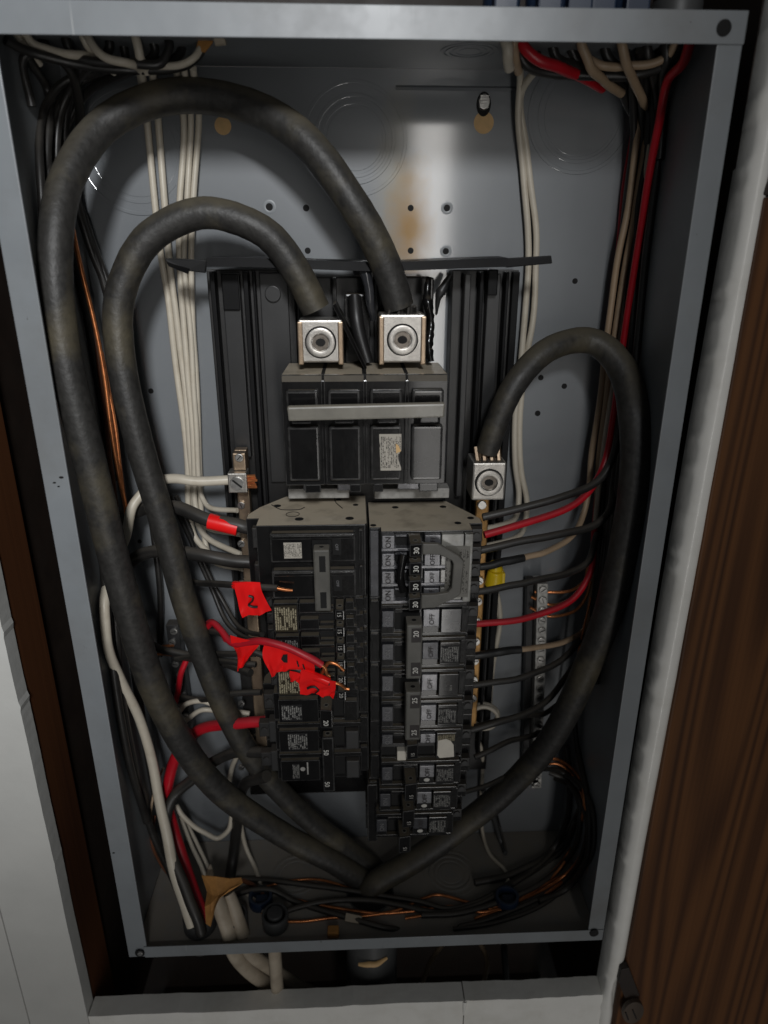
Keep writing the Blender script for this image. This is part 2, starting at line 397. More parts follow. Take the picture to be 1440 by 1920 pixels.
# wall below the opening, two pieces meeting in a joint
jx = X(870, 1890, 0)
for nm, a, b in (('wall_below', OX0+.0006, jx-.0004), ('wall_below_board', jx+.0004, OX1-.002)):
    e = ragged(a, OZ0, b, OZ0, 30, .0014)
    mb = MB(); mb.prism([(x, -.0005, z) for x, z in e]+[(b, -.0005, -.20), (a, -.0005, -.20)], (0, .016, 0))
    structure(mb.build(nm, M['trim'], None, 0), 'white painted wall below the panel opening')
mb = MB(); mb.tube([(jx+.0003, .0, OZ0-.0006), (jx, -.0012, OZ0-.006), (jx, -.0005, OZ0-.016)], [.0022, .0014, .0007], 8, 5)
o = mb.build('caulk_blob', M['trim'], None, 0, True); structure(o, 'paint blob over the joint in the lower wall')
# sides of the rough opening
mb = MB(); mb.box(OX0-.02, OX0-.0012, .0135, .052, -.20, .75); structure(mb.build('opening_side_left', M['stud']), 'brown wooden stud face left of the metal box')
mb = MB(); mb.box(OX0-.02, OX0-.004, .0525, .16, -.20, .75); structure(mb.build('opening_side_shaded', M['dark_wood']), 'stud face painted as shaded, deep in the gap left of the metal box')  # same stud further in, its shade put into a darker colour
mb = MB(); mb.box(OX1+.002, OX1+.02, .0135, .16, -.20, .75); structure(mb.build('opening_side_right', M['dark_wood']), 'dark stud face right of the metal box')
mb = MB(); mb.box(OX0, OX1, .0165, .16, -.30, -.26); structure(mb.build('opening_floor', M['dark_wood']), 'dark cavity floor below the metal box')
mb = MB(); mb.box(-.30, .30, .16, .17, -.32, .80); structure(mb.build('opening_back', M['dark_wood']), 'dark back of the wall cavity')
# rounded white casing on the right: side strip that bulges, ends in a taper near the bottom
def casing():
    pts = []
    zz = [-.30, -.085, -.058, -.046, -.036, -.02, .10, .25, .40, .55, .75]
    xl = [.1920, .1925, .1928, .1930, .1931, .1931, .1930, .1945, .1962, .1985, .2010]
    wd = [.0125, .0110, .0075, .0080, .0120, .0128, .0132, .0138, .0140, .0118, .0220]
    mb = MB(); n = 10; rows = []
    Zs = []; Ls = []; Ws = []
    for i in range(len(zz)-1):
        k = max(2, int((zz[i+1]-zz[i])/.006))
        for j in range(k):
            t = j/k; Zs.append(zz[i]+(zz[i+1]-zz[i])*t); Ls.append(xl[i]+(xl[i+1]-xl[i])*t); Ws.append(wd[i]+(wd[i+1]-wd[i])*t)
    vs = []; m = len(Zs)
    for i in range(m):
        jit = (random.random()**6)*.0022
        for k in range(n+1):
            t = k/n
            x = Ls[i]+Ws[i]*t-(jit if k == 0 else jit*.4 if k == 1 else 0)
            y = -.0045*math.sin(math.pi*min(1, max(0, t*1.02)))**.6+.0005
            vs.append((x, y, Zs[i]))
        vs.append((Ls[i]+Ws[i], .016, Zs[i])); vs.append((Ls[i], .016, Zs[i]))
    w = n+3
    fs = [(i*w+k, i*w+(k+1) % w, (i+1)*w+(k+1) % w, (i+1)*w+k) for i in range(m-1) for k in range(w)]
    mb.add(vs, fs); return mb
structure(casing().build('casing', M['trim'], None, 0, True), 'rounded white painted casing between the opening and the wooden door')
# wall right, behind and below the opened door
mb = MB(); mb.box(.2035, .80, .006, .016, -.35, .80); structure(mb.build('wall_right', M['white'], None, .001), 'wall behind the opened wooden door')
# opened door lying flat against the wall
dz = Zc(1425, 370, -.004)
door = empty('cabinet_door', (.40, -.004, -.30), 'dark brown wood grain door swung open on the right', 'door')
mb = MB()
e = [(.2052+.0018*i/40+(random.random()-.5)*.0004, -.30+(dz+.30)*i/40) for i in range(41)]
mb.prism([(x, -.004, z) for x, z in e]+[(.78, -.004, dz), (.78, -.004, -.30)], (0, .0095, 0))
mb.build('door_leaf', M['door'], door, .0012)
mb = MB(); e = ragged(.2060, dz+.001, .2060, dz+.043, 7, .004)
mb.prism([(x, -.0035, z) for x, z in e]+[(.235, -.0035, dz+.052), (.26, -.0035, dz+.05), (.26, -.0035, dz+.001)], (0, .009, 0))
mb.build('broken_corner', M['dark_wood'], door, .0008)['label'] = 'dark splintered upper corner of the door'
# hinge at the foot of the casing
hg = empty('door_hinge', at(1180, 1850, -.008), 'dark hinge leaf at the lower end of the white casing', 'hinge')
mb = MB(); P = [at(*p, -.0085) for p in ((1165, 1818), (1180, 1815), (1200, 1868), (1172, 1872), (1160, 1842))]
mb.prism(P, (0, .006, 0)); mb.build('hinge_leaf', M['dark_wood'], hg, .0008)
mb = MB(); mb.cyl(at(1188, 1900, -.0135), (0, 1, 0), .0085, .004, 24, sq=1.5); mb.build('hinge_cup', M['skirt'], hg, .0006)
mb = MB()
for a, b in (((1173, 1898), (1178, 1912)), ((1186, 1893), (1193, 1910))): mb.tube([at(*a, -.0138), at(*b, -.0138)], .0006, 6, 3)
mb.build('scratch', M['ink'], hg)

# ================================================================== metal enclosure
box = empty('panel_box', (0, D, 0), 'open grey metal breaker panel box recessed in the wall', 'panel box')
mb = MB(); mb.box(-HW+.0016, HW-.0016, D, D+.0015, .0016, H-.0016); mb.build('back_wall', M['back'], box)
mb = MB(); mb.box(-HW+.002, -HW+.002+.0012, .0012, D-.0002, .0018, H-.0018); mb.build('side_wall', M['panel'], box)
mb = MB(); mb.box(HW-.002, HW-.0032, .0012, D-.0002, .0018, H-.0018); mb.build('side_wall', M['panel'], box)
mb = MB(); mb.box(-HW+.0034, HW-.0034, .0012, D-.0002, .0003, .0015); mb.build('bottom_wall', M['panel'], box)
mb = MB(); mb.box(-HW+.0034, HW-.0034, .0012, D-.0002, H-.0015, H-.0003); mb.build('top_wall', M['panel'], box)
def flange(poly, t=.0016):
    mb = MB(); mb.prism([(x, 0, z) for x, z in poly], (0, t, 0)); return mb.build('flange', M['panel_edge'], box, .0005)
flange([(-HW, .0002), (-HW+.0145, .0002), (-HW+.0145, H-.0002), (-HW, H-.0002)])
flange([(HW-IN, .0002), (HW, .0002), (HW, H-.0002), (HW-IN, H-.0002)])
mb = MB(); mb.prism([(-HW+.0125, -.0008, .0002), (HW-.0005, -.0008, .0002), (HW-.0005, -.0008, .0112), (-HW+.0125, -.0008, .0112)], (0, .0007, 0)); mb.build('flange', M['panel_edge'], box, .0003)
mb = MB(); mb.prism([(-HW, -.0010, H-.0140), (HW+.0002, -.0010, H-.0140), (HW+.0002, -.0010, H-.0001), (-HW, -.0010, H-.0001)], (0, .0009, 0)); mb.build('flange', M['panel_edge'], box, .0004)
# corner screw holes and the screw in the lower left corner
for px, py in ((1358, 52), (1114, 1750), (262, 1788)):
    p = at(px, py, -.0015); mb = MB(); mb.cyl((p.x, -.0016, p.z), (0, 1, 0), .0036, .0008, 16); mb.build('screw_hole', M['pit'], box)
p = at(262, 1790, -.003); mb = MB(); mb.cyl((p.x, -.0028, p.z), (0, 1, 0), .0020, .002, 12); mb.build('screw', M['zinc'], box, .0003)
# chips in the enamel of the left flange
for px, py, r in ((115, 895, .0014), (102, 905, .0010), (110, 912, .0008), (213, 1599, .0010)):
    p = at(px, py, 0); mb = MB(); mb.cyl((p.x, -.0003, p.z), (0, 1, 0), r, .0006, 7, sq=.5); mb.build('paint_chip', M['pit'], box)
# knockouts: pairs of stamped rings on the back, top and bottom walls
def knock(c, axis, radii, h=.0006, w=.0009):
    mb = MB()
    c = Vector(c); ax = Vector(axis)
    for i, r in enumerate(radii): mb.ring(c, axis, r-.0022, r, h*(1.3 if i % 2 else .9), 56)
    mb.cyl(c, axis, radii[0]-.004, h*.8, 56)
    return mb.build('knockout', M['panel'] if abs(axis[1]) < .5 else M['back'], box, .0004, False)
for px, py, rr in ((665, 262, (.022, .026, .0335)), (1090, 215, (.028, .0345)), (255, 285, (.030, .037))):
    p = at(px, py, D); knock((p.x, D+.0002, p.z), (0, -1, 0), rr)
def on_floor(px, py, z):   # point on a level plane
    d = FW+RT*((px-720)/FPX)+UP*((960-py)/FPX); return CAM+d*((z-CAM.z)/d.z)
for px, py, rr in ((555, 1640, (.016, .0205)), (845, 1637, (.0145, .019, .024))):
    p = on_floor(px, py, .0016); knock((p.x, p.y, .0013), (0, 0, 1), rr)
p = on_floor(880, 96, H-.0016); knock((p.x, p.y, H-.0013), (0, 0, -1), (.010, .0135, .0165))
p = on_floor(760, 88, H-.0016)
# embossed ledge near the top of the back wall
a, b = at(742, 158, D), at(966, 162, D)
mb = MB(); mb.prism([(a.x, D-.0001, a.z), (b.x, D-.0001, a.z), (b.x, D-.0022, a.z-.0022), (a.x, D-.0022, a.z-.0022), (a.x, D-.0001, a.z-.0046), (b.x, D-.0001, a.z-.0046)][:0] or [(a.x, D+.0004, a.z), (a.x, D-.0014, a.z-.0018), (a.x, D+.0004, a.z-.0036)], (b.x-a.x, 0, 0))
mb.build('embossed_rib', M['back'], box)
# screw holes in the back wall with dimpled rims
for i, (px, py, r) in enumerate(((505, 388, .0023), (574, 390, .0021), (577, 470, .0020), (770, 390, .0020), (838, 390, .0021), (770, 470, .0020), (836, 471, .0021), (283, 733, .0019), (1078, 527, .0019), (1014, 708, .0020), (1058, 724, .0020), (1008, 775, .0021), (262, 1015, .0016))):
    p = at(px, py, D); mb = MB(); mb.cyl((p.x, D+.0003, p.z), (0, -1, 0), r, .0005, 14); o = mb.build('screw_hole', M['pit'], box)
    if i in (0, 4, 6):
        mb = MB(); mb.ring((p.x, D+.0003, p.z), (0, -1, 0), r, r*1.9, .0004, 20); mb.build('dimple', M['panel'], box, .0002, True)
# keyhole slot with the mounting screw and wood behind it
p = at(907, 230, D); mb = MB(); mb.cyl((p.x, D+.0003, p.z), (0, -1, 0), .0064, .0005, 24); mb.build('key_hole', M['tan_chip'], box)
q = at(907, 192, D); mb = MB(); mb.cyl((q.x, D+.0003, q.z-.001), (0, -1, 0), .0046, .0007, 20, sq=1.5); mb.build('key_slot', M['pit'], box)
mb = MB(); mb.cyl((q.x, D+.0003, q.z), (0, -1, 0), .0040, .0028, 18, r2=.0034, sq=1.25)
for k in range(5): mb.box(q.x-.003, q.x+.003, D-.0028, D-.0031, q.z-.0035+k*.0016, q.z-.0029+k*.0016)
mb.build('mounting_screw', M['zinc'], box, .0002)
p = at(418, 236, D); mb = MB(); mb.cyl((p.x, D+.0003, p.z), (0, -1, 0), .0052, .0006, 20); mb.build('key_hole', M['tan_chip'], box)

# ================================================================== plastic bus frame behind the breakers
XC, YB = .0022, .084
fr = empty('bus_frame', (XC, D, .07), 'black plastic bus frame that carries all the breakers', 'bus frame')
ZT = .4985
def bars(name, m, lst, z0, z1, bev=.0006):
    for x0, x1, y0, y1 in lst:
        mb = MB(); mb.box(x0, x1, y0, y1, z0, z1); mb.build(name, m, fr, bev)
# left and right base rails with upright ribs
bars('base_rail', M['black2'], [(-.1005, -.044, .092, D-.0003)], .072, ZT)
bars('base_rail', M['black2'], [(.0600, .1040, .092, D-.0003)], .090, ZT)
bars('rib', M['rail'], [(-.0895, -.0785, .083, .0915)], .375, ZT-.002)
bars('rib', M['bracket'], [(-.0965, -.0935, .080, .0915), (-.0755, -.0725, .080, .0915), (-.0700, -.0685, .084, .0915)], .20, ZT-.001)
bars('rib', M['rail'], [(-.0660, -.0480, .087, .0915)], .355, ZT-.002)
bars('rib', M['rail'], [(.0665, .0705, .080, .0915), (.0820, .0905, .083, .0915)], .345, ZT-.002)
bars('rib', M['bracket'], [(.0765, .0790, .080, .0915), (.0935, .0955, .081, .0915), (.0990, .1035, .086, .0915)], .11, ZT-.001)
# round boss on the left rail, hook at the top of the right rib
p = at(512, 551, .087); mb = MB(); mb.cyl((p.x, .0869, p.z), (0, -1, 0), .0052, .0022, 22); mb.build('boss', M['rail'], fr, .0006)
p = at(922, 517, .083); mb = MB(); mb.box(p.x-.0032, p.x+.0032, .0775, .083, p.z-.012, p.z+.004); mb.build('hook', M['bracket'], fr, .0008)
p = at(414, 512, .083); mb = MB(); mb.box(-.0893, -.0787, .0805, .083, .474, ZT-.002); mb.build('hook', M['bracket'], fr, .0008)
# bridge between the columns: central insulator behind the breakers
mb = MB(); mb.box(-.0435, .058, .086, .104, .092, .358); mb.build('insulator', M['black2'], fr, .001)
# upright black bus insulation behind the lugs
for x0, x1, y0, z0, z1 in ((-.0425, -.0395, .088, .44, .494), (-.0190, -.0165, .086, .44, .494), (-.0110, .0050, .080, .44, .484), (.0085, .0115, .084, .44, .494), (.0445, .0475, .088, .44, .494)):
    mb = MB(); mb.box(x0, x1, y0, .107, z0, z1); mb.build('bus_insulation', M['black'], fr, .0012)
mb = MB(); mb.box(-.0435, .0440, .100, .1085, .36, .494); mb.build('bus_backing', M['black2'], fr, .001)
# insulating sheet standing between the lugs
P = [at(623, 572, .050), at(630, 568, .052), at(688, 690, .052), at(684, 694, .050)]
mb = MB(); mb.prism(P, (0, .030, 0)); mb.build('insulating_sheet', M['black'], fr, .0003)
mb = MB(); mb.tube([at(665, 555, .075), at(668, 600, .070), at(690, 680, .066)], [.0040, .0045, .0035], 14, 8); mb.build('bus_sleeve', M['black2'], fr, 0, True)
mb = MB(); mb.tube([at(668, 505, .070), at(684, 510, .066), at(690, 535, .064), at(694, 565, .066), at(700, 600, .070)], [.0035, .0045, .003, .0028, .002], 10, 6); mb.build('bright_strip', M['glossface'], fr, 0, True)
# stamped steel yoke across the top with prongs at both ends
def wav(px): return 496+4*math.sin(px/90.0)
mb = MB(); vs = []; n = 28
xs = [388+i*(952-388)/n for i in range(n+1)]
for px in xs:
    t = at(px, wav(px)-9, .060); b = at(px, wav(px)+8, .060)
    vs += [(t.x, .060, t.z), (b.x, .058, b.z), (b.x, .0595, b.z), (t.x, .088, t.z+.001)]
mb.add(vs, [(i*4+k, i*4+(k+1) % 4, (i+1)*4+(k+1) % 4, (i+1)*4+k) for i in range(n) for k in range(4)]+[(0, 1, 2, 3), (n*4+3, n*4+2, n*4+1, n*4)])
yoke = mb.build('yoke', M['bracket'], fr, 0, False)
mb = MB(); mb.prism([at(388, 488, .060), at(385, 512, .060), at(352, 508, .058), at(312, 492, .056), at(310, 484, .056), at(330, 484, .058)], (0, .0025, 0)); mb.build('prong', M['bracket'], yoke, .0006)
mb = MB(); mb.prism([at(312, 492, .054), at(355, 504, .054), at(352, 514, .050), at(315, 499, .050)], (0, .002, 0)); mb.build('prong_lip', M['bracket'], yoke, .0004)
mb = MB(); mb.prism([at(950, 484, .060), at(1034, 479, .056), at(1036, 494, .056), at(950, 502, .060)], (0, .0040, 0)); mb.build('prong', M['bracket'], yoke, .0006)
mb = MB(); mb.tube([at(845, 515, .085), at(828, 547, .085), at(822, 560, .085), at(818, 590, .088)], [.0016, .0035, .002, .0007], 10, 6); mb.build('clip', M['rail'], yoke, 0, True)
# pale stab supports that show below the main breaker
for a, b, y0, y1, yy in ((540, 655, 917, 934, .060), (702, 842, 917, 934, .060), (568, 600, 906, 920, .050), (632, 662, 906, 920, .050), (745, 790, 905, 918, .050)):
    p = at(a, y0, yy); q = at(b, y1, yy); mb = MB(); mb.box(p.x, q.x, yy, yy+.012, q.z, p.z); mb.build('stab_support', M['print_dim'] if yy > .055 else M['silver'], fr, .0008)
# lower end of the frame: dark plate below the left column
mb = MB(); mb.box(-.0995, .0010, .087, .0915, .074, .135); mb.build('end_plate', M['black'], fr, .001)
mb = MB(); mb.box(.0000, .0080, .030, .0915, .077, .133); mb.build('end_post', M['black'], fr, .001)

# ================================================================== main breaker
YM = .030
mx0, mx1 = -.0497, .0515
mz0, mz1 = .3690, .4402
main = empty('main_breaker', ((mx0+mx1)/2, YB, mz0), 'large four pole black main breaker with a long grey tie bar', 'main breaker')
pw = (mx1-mx0)/4
for k in range(4):
    a = mx0+pw*k
    mb = MB()
    # side profile (Y, Z) extruded over the pole width
    prof = [(YB, mz0+.003), (YB, mz1-.0005), (YM+.003, mz1), (YM+.001, mz1-.004), (YM+.001, mz0+.002), (YM+.008, mz0), (YM+.02, mz0)]
    mb.prism([(a+.0002, y, z) for y, z in prof], (pw-.0004, 0, 0)); mb.build('pole_body', M['blacktop'], main, .0006)
    # raised rounded cover of the pole, split by the handle slot
    for z0, z1 in ((mz1-.0215, mz1-.0085), (mz0+.006, mz1-.0305)):
        mb = MB(); mb.box(a+.0030, a+pw-.0030, YM-.0035, YM+.003, z0, z1); c = mb.build('pole_cover', M['black'], main, .0016, seg=3)
    mb = MB(); mb.box(a+.0045, a+pw-.0045, YM+.0004, YM+.0012, mz1-.0302, mz1-.0218); mb.build('handle_slot', M['pit'], main)
    mb = MB(); mb.box(a+.0070, a+pw-.0070, YM-.014, YM+.002, mz1-.0262, mz1-.0185); mb.build('toggle', M['black'], main, .0008)
    if k < 3:   # upright rib between poles
        mb = MB(); mb.box(a+pw-.0012, a+pw+.0012, YM-.001, YM+.004, mz0+.003, mz1-.003); mb.build('rib', M['black'], main, .0005)
    if k in (0, 2):   # dark vent slot in the dusty top
        mb = MB(); mb.box(a+pw-.0011, a+pw+.0011, YM+.004, YB-.001, mz1-.004, mz1+.0001); mb.build('vent_slot', M['pit'], main)
for x in (mx0+pw*2,):
    mb = MB(); mb.box(x-.0016, x+.0010, YM+.004, YB-.001, mz1-.004, mz1+.0001); mb.build('vent_slot', M['pit'], main)
for x, w in ((mx0+.012, .010), (mx0+pw*1.6, .007), (mx0+pw*2.2, .006), (mx0+pw*3.35, .012)):
    mb = MB(); mb.box(x, x+w, YM+.002, YM+.010, mz0-.0035, mz0+.002); mb.build('foot', M['black'], main, .0006)
# tie bar over the four toggles
a = at(538, 764, .012); b = at(835, 757, .012); c = at(833, 783, .012); d = at(541, 790, .012)
mb = MB(); mb.prism([a, b, c, d], (0, .0065, 0)); mb.build('tie_bar', M['tiebar'], main, .0010)
# rating label on the third pole, torn at its right edge with a tan chip
p0, p1 = at(711, 814, YM-.0037), at(752, 882, YM-.0037)
mb = MB(); zc = lambda t: p0.z+(p1.z-p0.z)*t; xc = lambda t: p0.x+(p1.x-p0.x)*t
mb.prism([(xc(0), YM-.0037, zc(0)), (xc(1), YM-.0037, zc(.0)), (xc(1), YM-.0037, zc(.45)), (xc(.86), YM-.0037, zc(.58)), (xc(.88), YM-.0037, zc(.72)), (xc(1), YM-.0037, zc(.92)), (xc(1), YM-.0037, zc(1)), (xc(.06), YM-.0037, zc(1))], (0, .0001, 0)); mb.build('rating_label', M['lab_white'], main)
mb = MB(); mb.prism([at(742, 832, YM-.0042), at(747, 835, YM-.0042), at(752, 846, YM-.0042), at(743, 850, YM-.0042)], (0, .0004, 0)); mb.build('paper_chip', M['tan_chip'], main)
# lugs with socket set screws
def lug(x0, x1, y0, y1, z0, z1, m, parent, rr, name='lug', cheeks=True):
    mb = MB(); mb.box(x0, x1, y0, y1, z0, z1); g = mb.build(name, m, parent, .0012)
    cx, cz = (x0+x1)/2, (z0+z1)/2-.0005
    if cheeks:
        for x in (x0+.0011, x1-.0011):
            mb = MB(); mb.box(x-.0016, x+.0016, y0-.0012, y1-.002, z0-.0012, z1-.001); mb.build('clamp_cheek', M['bronze'], g, .0007)
    mb = MB(); mb.ring((cx, y0+.001, cz), (0, -1, 0), rr*.60, rr, .0034, 32); mb.build('set_screw', M['alu'], g, .0006, True)
    mb = MB(); n = 6; P = [(cx+rr*.64*math.cos(math.pi/3*i+.3), y0-.0001, cz+rr*.64*math.sin(math.pi/3*i+.3)) for i in range(n)]
    mb.prism(P, (0, .0006, 0)); mb.build('hex_socket', M['socket'], g)
    mb = MB(); mb.cyl((cx, y0-.0002, cz), (0, -1, 0), rr*.34, .0004, 12, sq=.8); mb.build('socket_floor', M['pit'], g)
    mb = MB(); mb.ring((cx, y0-.0001, cz), (0, 1, 0), rr*1.0, rr*1.10, .0003, 32); mb.build('screw_gap', M['pit'], g)
    return g
lug(X(560, 640, .047), X(642, 640, .047), .047, .072, Zc(600, 680, .047), Zc(600, 600, .047), M['alu'], main, .0088)
lug(X(712, 640, .047), X(797, 640, .047), .047, .074, Zc(750, 680, .047), Zc(750, 590, .047), M['alu'], main, .0088)
# strands of the stripped cable ends above the right lug
mb = MB()
for k in range(9):
    t = k/8; p = at(728+50*t, 592, .052+.012*(k % 3)/2); q = at(735+42*t, 574, .056); mb.tube([p, q], .0012, 6, 2)
mb.build('cable_strand', M['kwire'], main, 0, True)
mb = MB(); mb.tube([at(804, 520, .075), at(800, 560, .072), at(808, 600, .070), at(803, 640, .068), at(808, 678, .066)], [.002, .0032, .0022, .003, .002], 10, 6, .5); mb.build('melted_sleeve', M['black'], main, 0, True)

# ================================================================== branch breakers
def frame_of(s, ztop):
    def pt(u, d, w): return Vector((XC+s*u/1000, YB-w/1000, ztop-d/1000))
    return pt
def bb(mb, pt, u0, u1, d0, d1, w0, w1):
    a = pt(u0, d0, w0); b = pt(u1, d1, w1); return mb.box(a.x, b.x, a.y, b.y, a.z, b.z)
def part(name, m, parent, pt, u0, u1, d0, d1, w0, w1, bev=.0004):
    mb = MB(); bb(mb, pt, u0, u1, d0, d1, w0, w1); return mb.build(name, m, parent, bev)
PROF = [(.6, 0), (58, 0), (71, 24), (76.5, 36), (76.5, 45), (68, 45), (68, 57), (8, 57), (8, 50), (.6, 50)]
def body(pt, s, d0, d1, parent, prof=PROF, m='black'):
    mb = MB(); mb.prism([pt(u, d0+.15, w) for u, w in prof], (0, 0, -(d1-d0-.3)/1000)); return mb.build('case', M[m], parent, .0005)
def lettering(s, txt, size, pt, u, d, w, m, parent):
    return text(txt, size/1000, pt(u, d, w), (0, 0, s), (-s, 0, 0), m, parent)
def top_holes(pt, parent, lst):
    for u, w, r in lst:
        c = pt(u, .10, w); mb = MB(); mb.cyl((c.x, c.y, c.z-.0005), (0, 0, 1), r*1.45/1000, .00065, 16); mb.build('rivet_hole', M['pit'], parent)
def wire_end(pt, parent, d, h=8):
    mb = MB(); bb(mb, pt, 66.5, 75.5, d-h/2, d+h/2, 45, 51.5); t = mb.build('terminal', M['black2'], parent, .0006)
    mb = MB(); c = pt(71.5, d, 51.4); mb.cyl((c.x, c.y, c.z), (0, -1, 0), .0024, .0012, 12); mb.build('terminal_screw', M['rail'], t, .0002)
def hole_on_top(pt, parent, u, d, w, r=1.9):
    c = pt(u, d, w); mb = MB(); mb.ring((c.x, c.y, c.z-.0002), (0, 0, 1), r*.62/1000, r/1000, .0004, 16); mb.build('eyelet', M['tie'], parent)
    mb = MB(); mb.cyl((c.x, c.y, c.z-.0004), (0, 0, 1), r*.62/1000, .0005, 14); mb.build('eyelet_hole', M['pit'], parent)
def breaker(name, s, ztop, h, label, cat='breaker', group=None):
    return empty(name, (XC+s*.038, YB, ztop-h/1000), label, cat, group)

def full_pole(pt, s, d, th, on='silverdark', off='silver', lab='lab_black', offh=13, plain=False):
    """one full-width pole seen from the front: ledge, ON tab, toggle slot, OFF tab, label plate"""
    case = body(pt, s, d, d+25.4, th)
    part('rail', M['black'], th, pt, 8.3, 66, d+.4, d+3.0, 56.8, 61.5)
    part('rail', M['black'], th, pt, 8.3, 66, d+22.6, d+25.0, 56.8, 60.5)
    part('ledge', M['black'], th, pt, 1.2, 6.8, d+2, d+23, 49.8, 52.5)
    part('ledge', M['black'], th, pt, 62.8, 67.2, d+3.4, d+22, 56.8, 60.2)
    t = part('on_tab', M[on], th, pt, 8.6, 16.6, d+4.2, d+16.5, 56.8, 63.2, .0005)
    lettering(s, 'ON', 4.6, pt, 12.8, d+11.6, 63.32, M['ink'] if on == 'silver' else M['moulded'], t)
    part('on_tab_foot', M['black'], th, pt, 8.6, 16.6, d+16.7, d+22.2, 56.8, 61)
    part('toggle_slot', M['pit'], th, pt, 17.6, 35, d+7, d+21.5, 56.9, 57.4, 0)
    part('slot_lip', M['black'], th, pt, 17.2, 35, d+3.3, d+6.6, 56.8, 61.8)
    t = part('off_tab', M[off], th, pt, 36.2, 47.2, d+3.4, d+3.4+offh, 56.8, 63.4, .0005)
    lettering(s, 'OFF', 4.8, pt, 42.2, d+3.4+offh*.56, 63.52, M['ink'], t)
    part('cover', M['black'], th, pt, 36.2, 47.2, d+3.8+offh, d+22.3, 56.8, 61.2)
    t = part('label_plate', M['black'] if lab or plain else M['glossface'], th, pt, 48.4, 62.2, d+4.0, d+22.0, 56.8, 62.6, .0005)
    if lab: part('label', M[lab], t, pt, 49.2, 61.5, d+6.4, d+20, 62.5, 62.72, 0)
    return case
def toggle(pt, s, d, num, th, u0=25.5, u1=34.5, d0=7, d1=21.5, w1=73.5, m='black', tsize=4.8, tm='print'):
    mb = MB(); a = [pt(u0, d+d0, 52), pt(u1, d+d0, 52), pt(u1-.4, d+d0+1.2, w1-1.2), pt(u0+.4, d+d0+1.2, w1)]
    b = [pt(u0, d+d1, 52), pt(u1, d+d1, 52), pt(u1-.4, d+d1+.8, w1-1.2), pt(u0+.4, d+d1+.8, w1)]
    mb.add(a+b, [(0, 1, 2, 3), (7, 6, 5, 4), (0, 4, 5, 1), (1, 5, 6, 2), (2, 6, 7, 3), (3, 7, 4, 0)])
    t = mb.build('toggle', M[m], th, .0007)
    hole_on_top(pt, t, (u0+u1)/2, d+d0+.85, w1-6)
    if num: lettering(s, num, tsize, pt, (u0+u1)/2+.4, d+d1-3.8, w1+.1, M[tm], t)
    return t
def tie2(pt, s, d0, d1, num, th, u0=24.0, u1=34.5, w0=66, w1=79, inset=2.4):
    mb = MB(); bb(mb, pt, u0, u1, d0, d1, w0, w1); t = mb.build('tie_handle', M['tie'], th, .0011)
    hole_on_top(pt, t, (u0+u1)/2, d0-.05, (w0+w1)/2, 2.6)
    for a, b in ((d0+inset, d0+inset+10.5), (d1-inset-10.5, d1-inset)):
        part('number_plate', M['ink'], t, pt, u0+3.2, u1-.9, a, b, w1-.3, w1+.15, .0002)
    for dd in (d0+inset+4.0, d1-inset-4.5): lettering(s, num, 4.9, pt, (u0+u1)/2+1.1, dd, w1+.28, M['print'], t)
    return t

# ---- right column -------------------------------------------------------------
ZR = Zc(780, 1003, .02)
s = 1; pt = frame_of(s, ZR)
q = breaker('quad_breaker', s, ZR, 50.8, 'black four switch breaker marked 30 with a grey looped handle tie, under the dusty plate')
body(pt, s, 0, 50.8, q, PROF, 'blacktop')
top_holes(pt, q, ((3.5, 46, 1.4), (60, 44, 1.6), (70, 35, 1.6), (20, 12, 1.6), (54, 12, 1.6)))
part('ledge', M['silverdark'], q, pt, 1.2, 6.8, 1.5, 49.5, 49.8, 52.5)
for k in range(4):
    d = 12.7*k
    t = part('on_tab', M['silver'], q, pt, 8.6, 16.8, d+.9, d+9.8, 56.8, 62.6, .0005)
    lettering(s, 'ON', 5.0, pt, 12.8, d+5.6, 62.72, M['ink'], t)
    part('rail', M['silver'], q, pt, 8.3, 66, d+10.2, d+12.3, 56.8, 61.5)
    part('slot_lip', M['silverdark'], q, pt, 17.2, 25, d+.8, d+2.6, 56.8, 61.0)
    part('toggle_slot', M['pit'], q, pt, 17.6, 35, d+3, d+9.8, 56.9, 57.4, 0)
    t = part('off_tab', M['silver'], q, pt, 36.2, 46.6, d+.9, d+9.8, 56.8, 62.4, .0005)
    lettering(s, 'OFF', 4.4, pt, 41.6, d+5.6, 62.52, M['ink'], t)
    part('cover', M['clear'], q, pt, 47.2, 61.5, d+.9, d+9.9, 56.8, 61.8, .0004)
    wire_end(pt, q, d+6.3, 9)
part('clear_label', M['lab_clear'], q, pt, 50, 66, 9, 46, 61.9, 62.1, 0)
part('clear_strip', M['clear'], q, pt, 62.2, 67.6, 1, 49.6, 56.8, 62, .0006)
for k in range(4):
    d = 12.7*k
    toggle(pt, s, d, '30', q, 25.2, 34.2, 1.6, 10.8, 73.0)
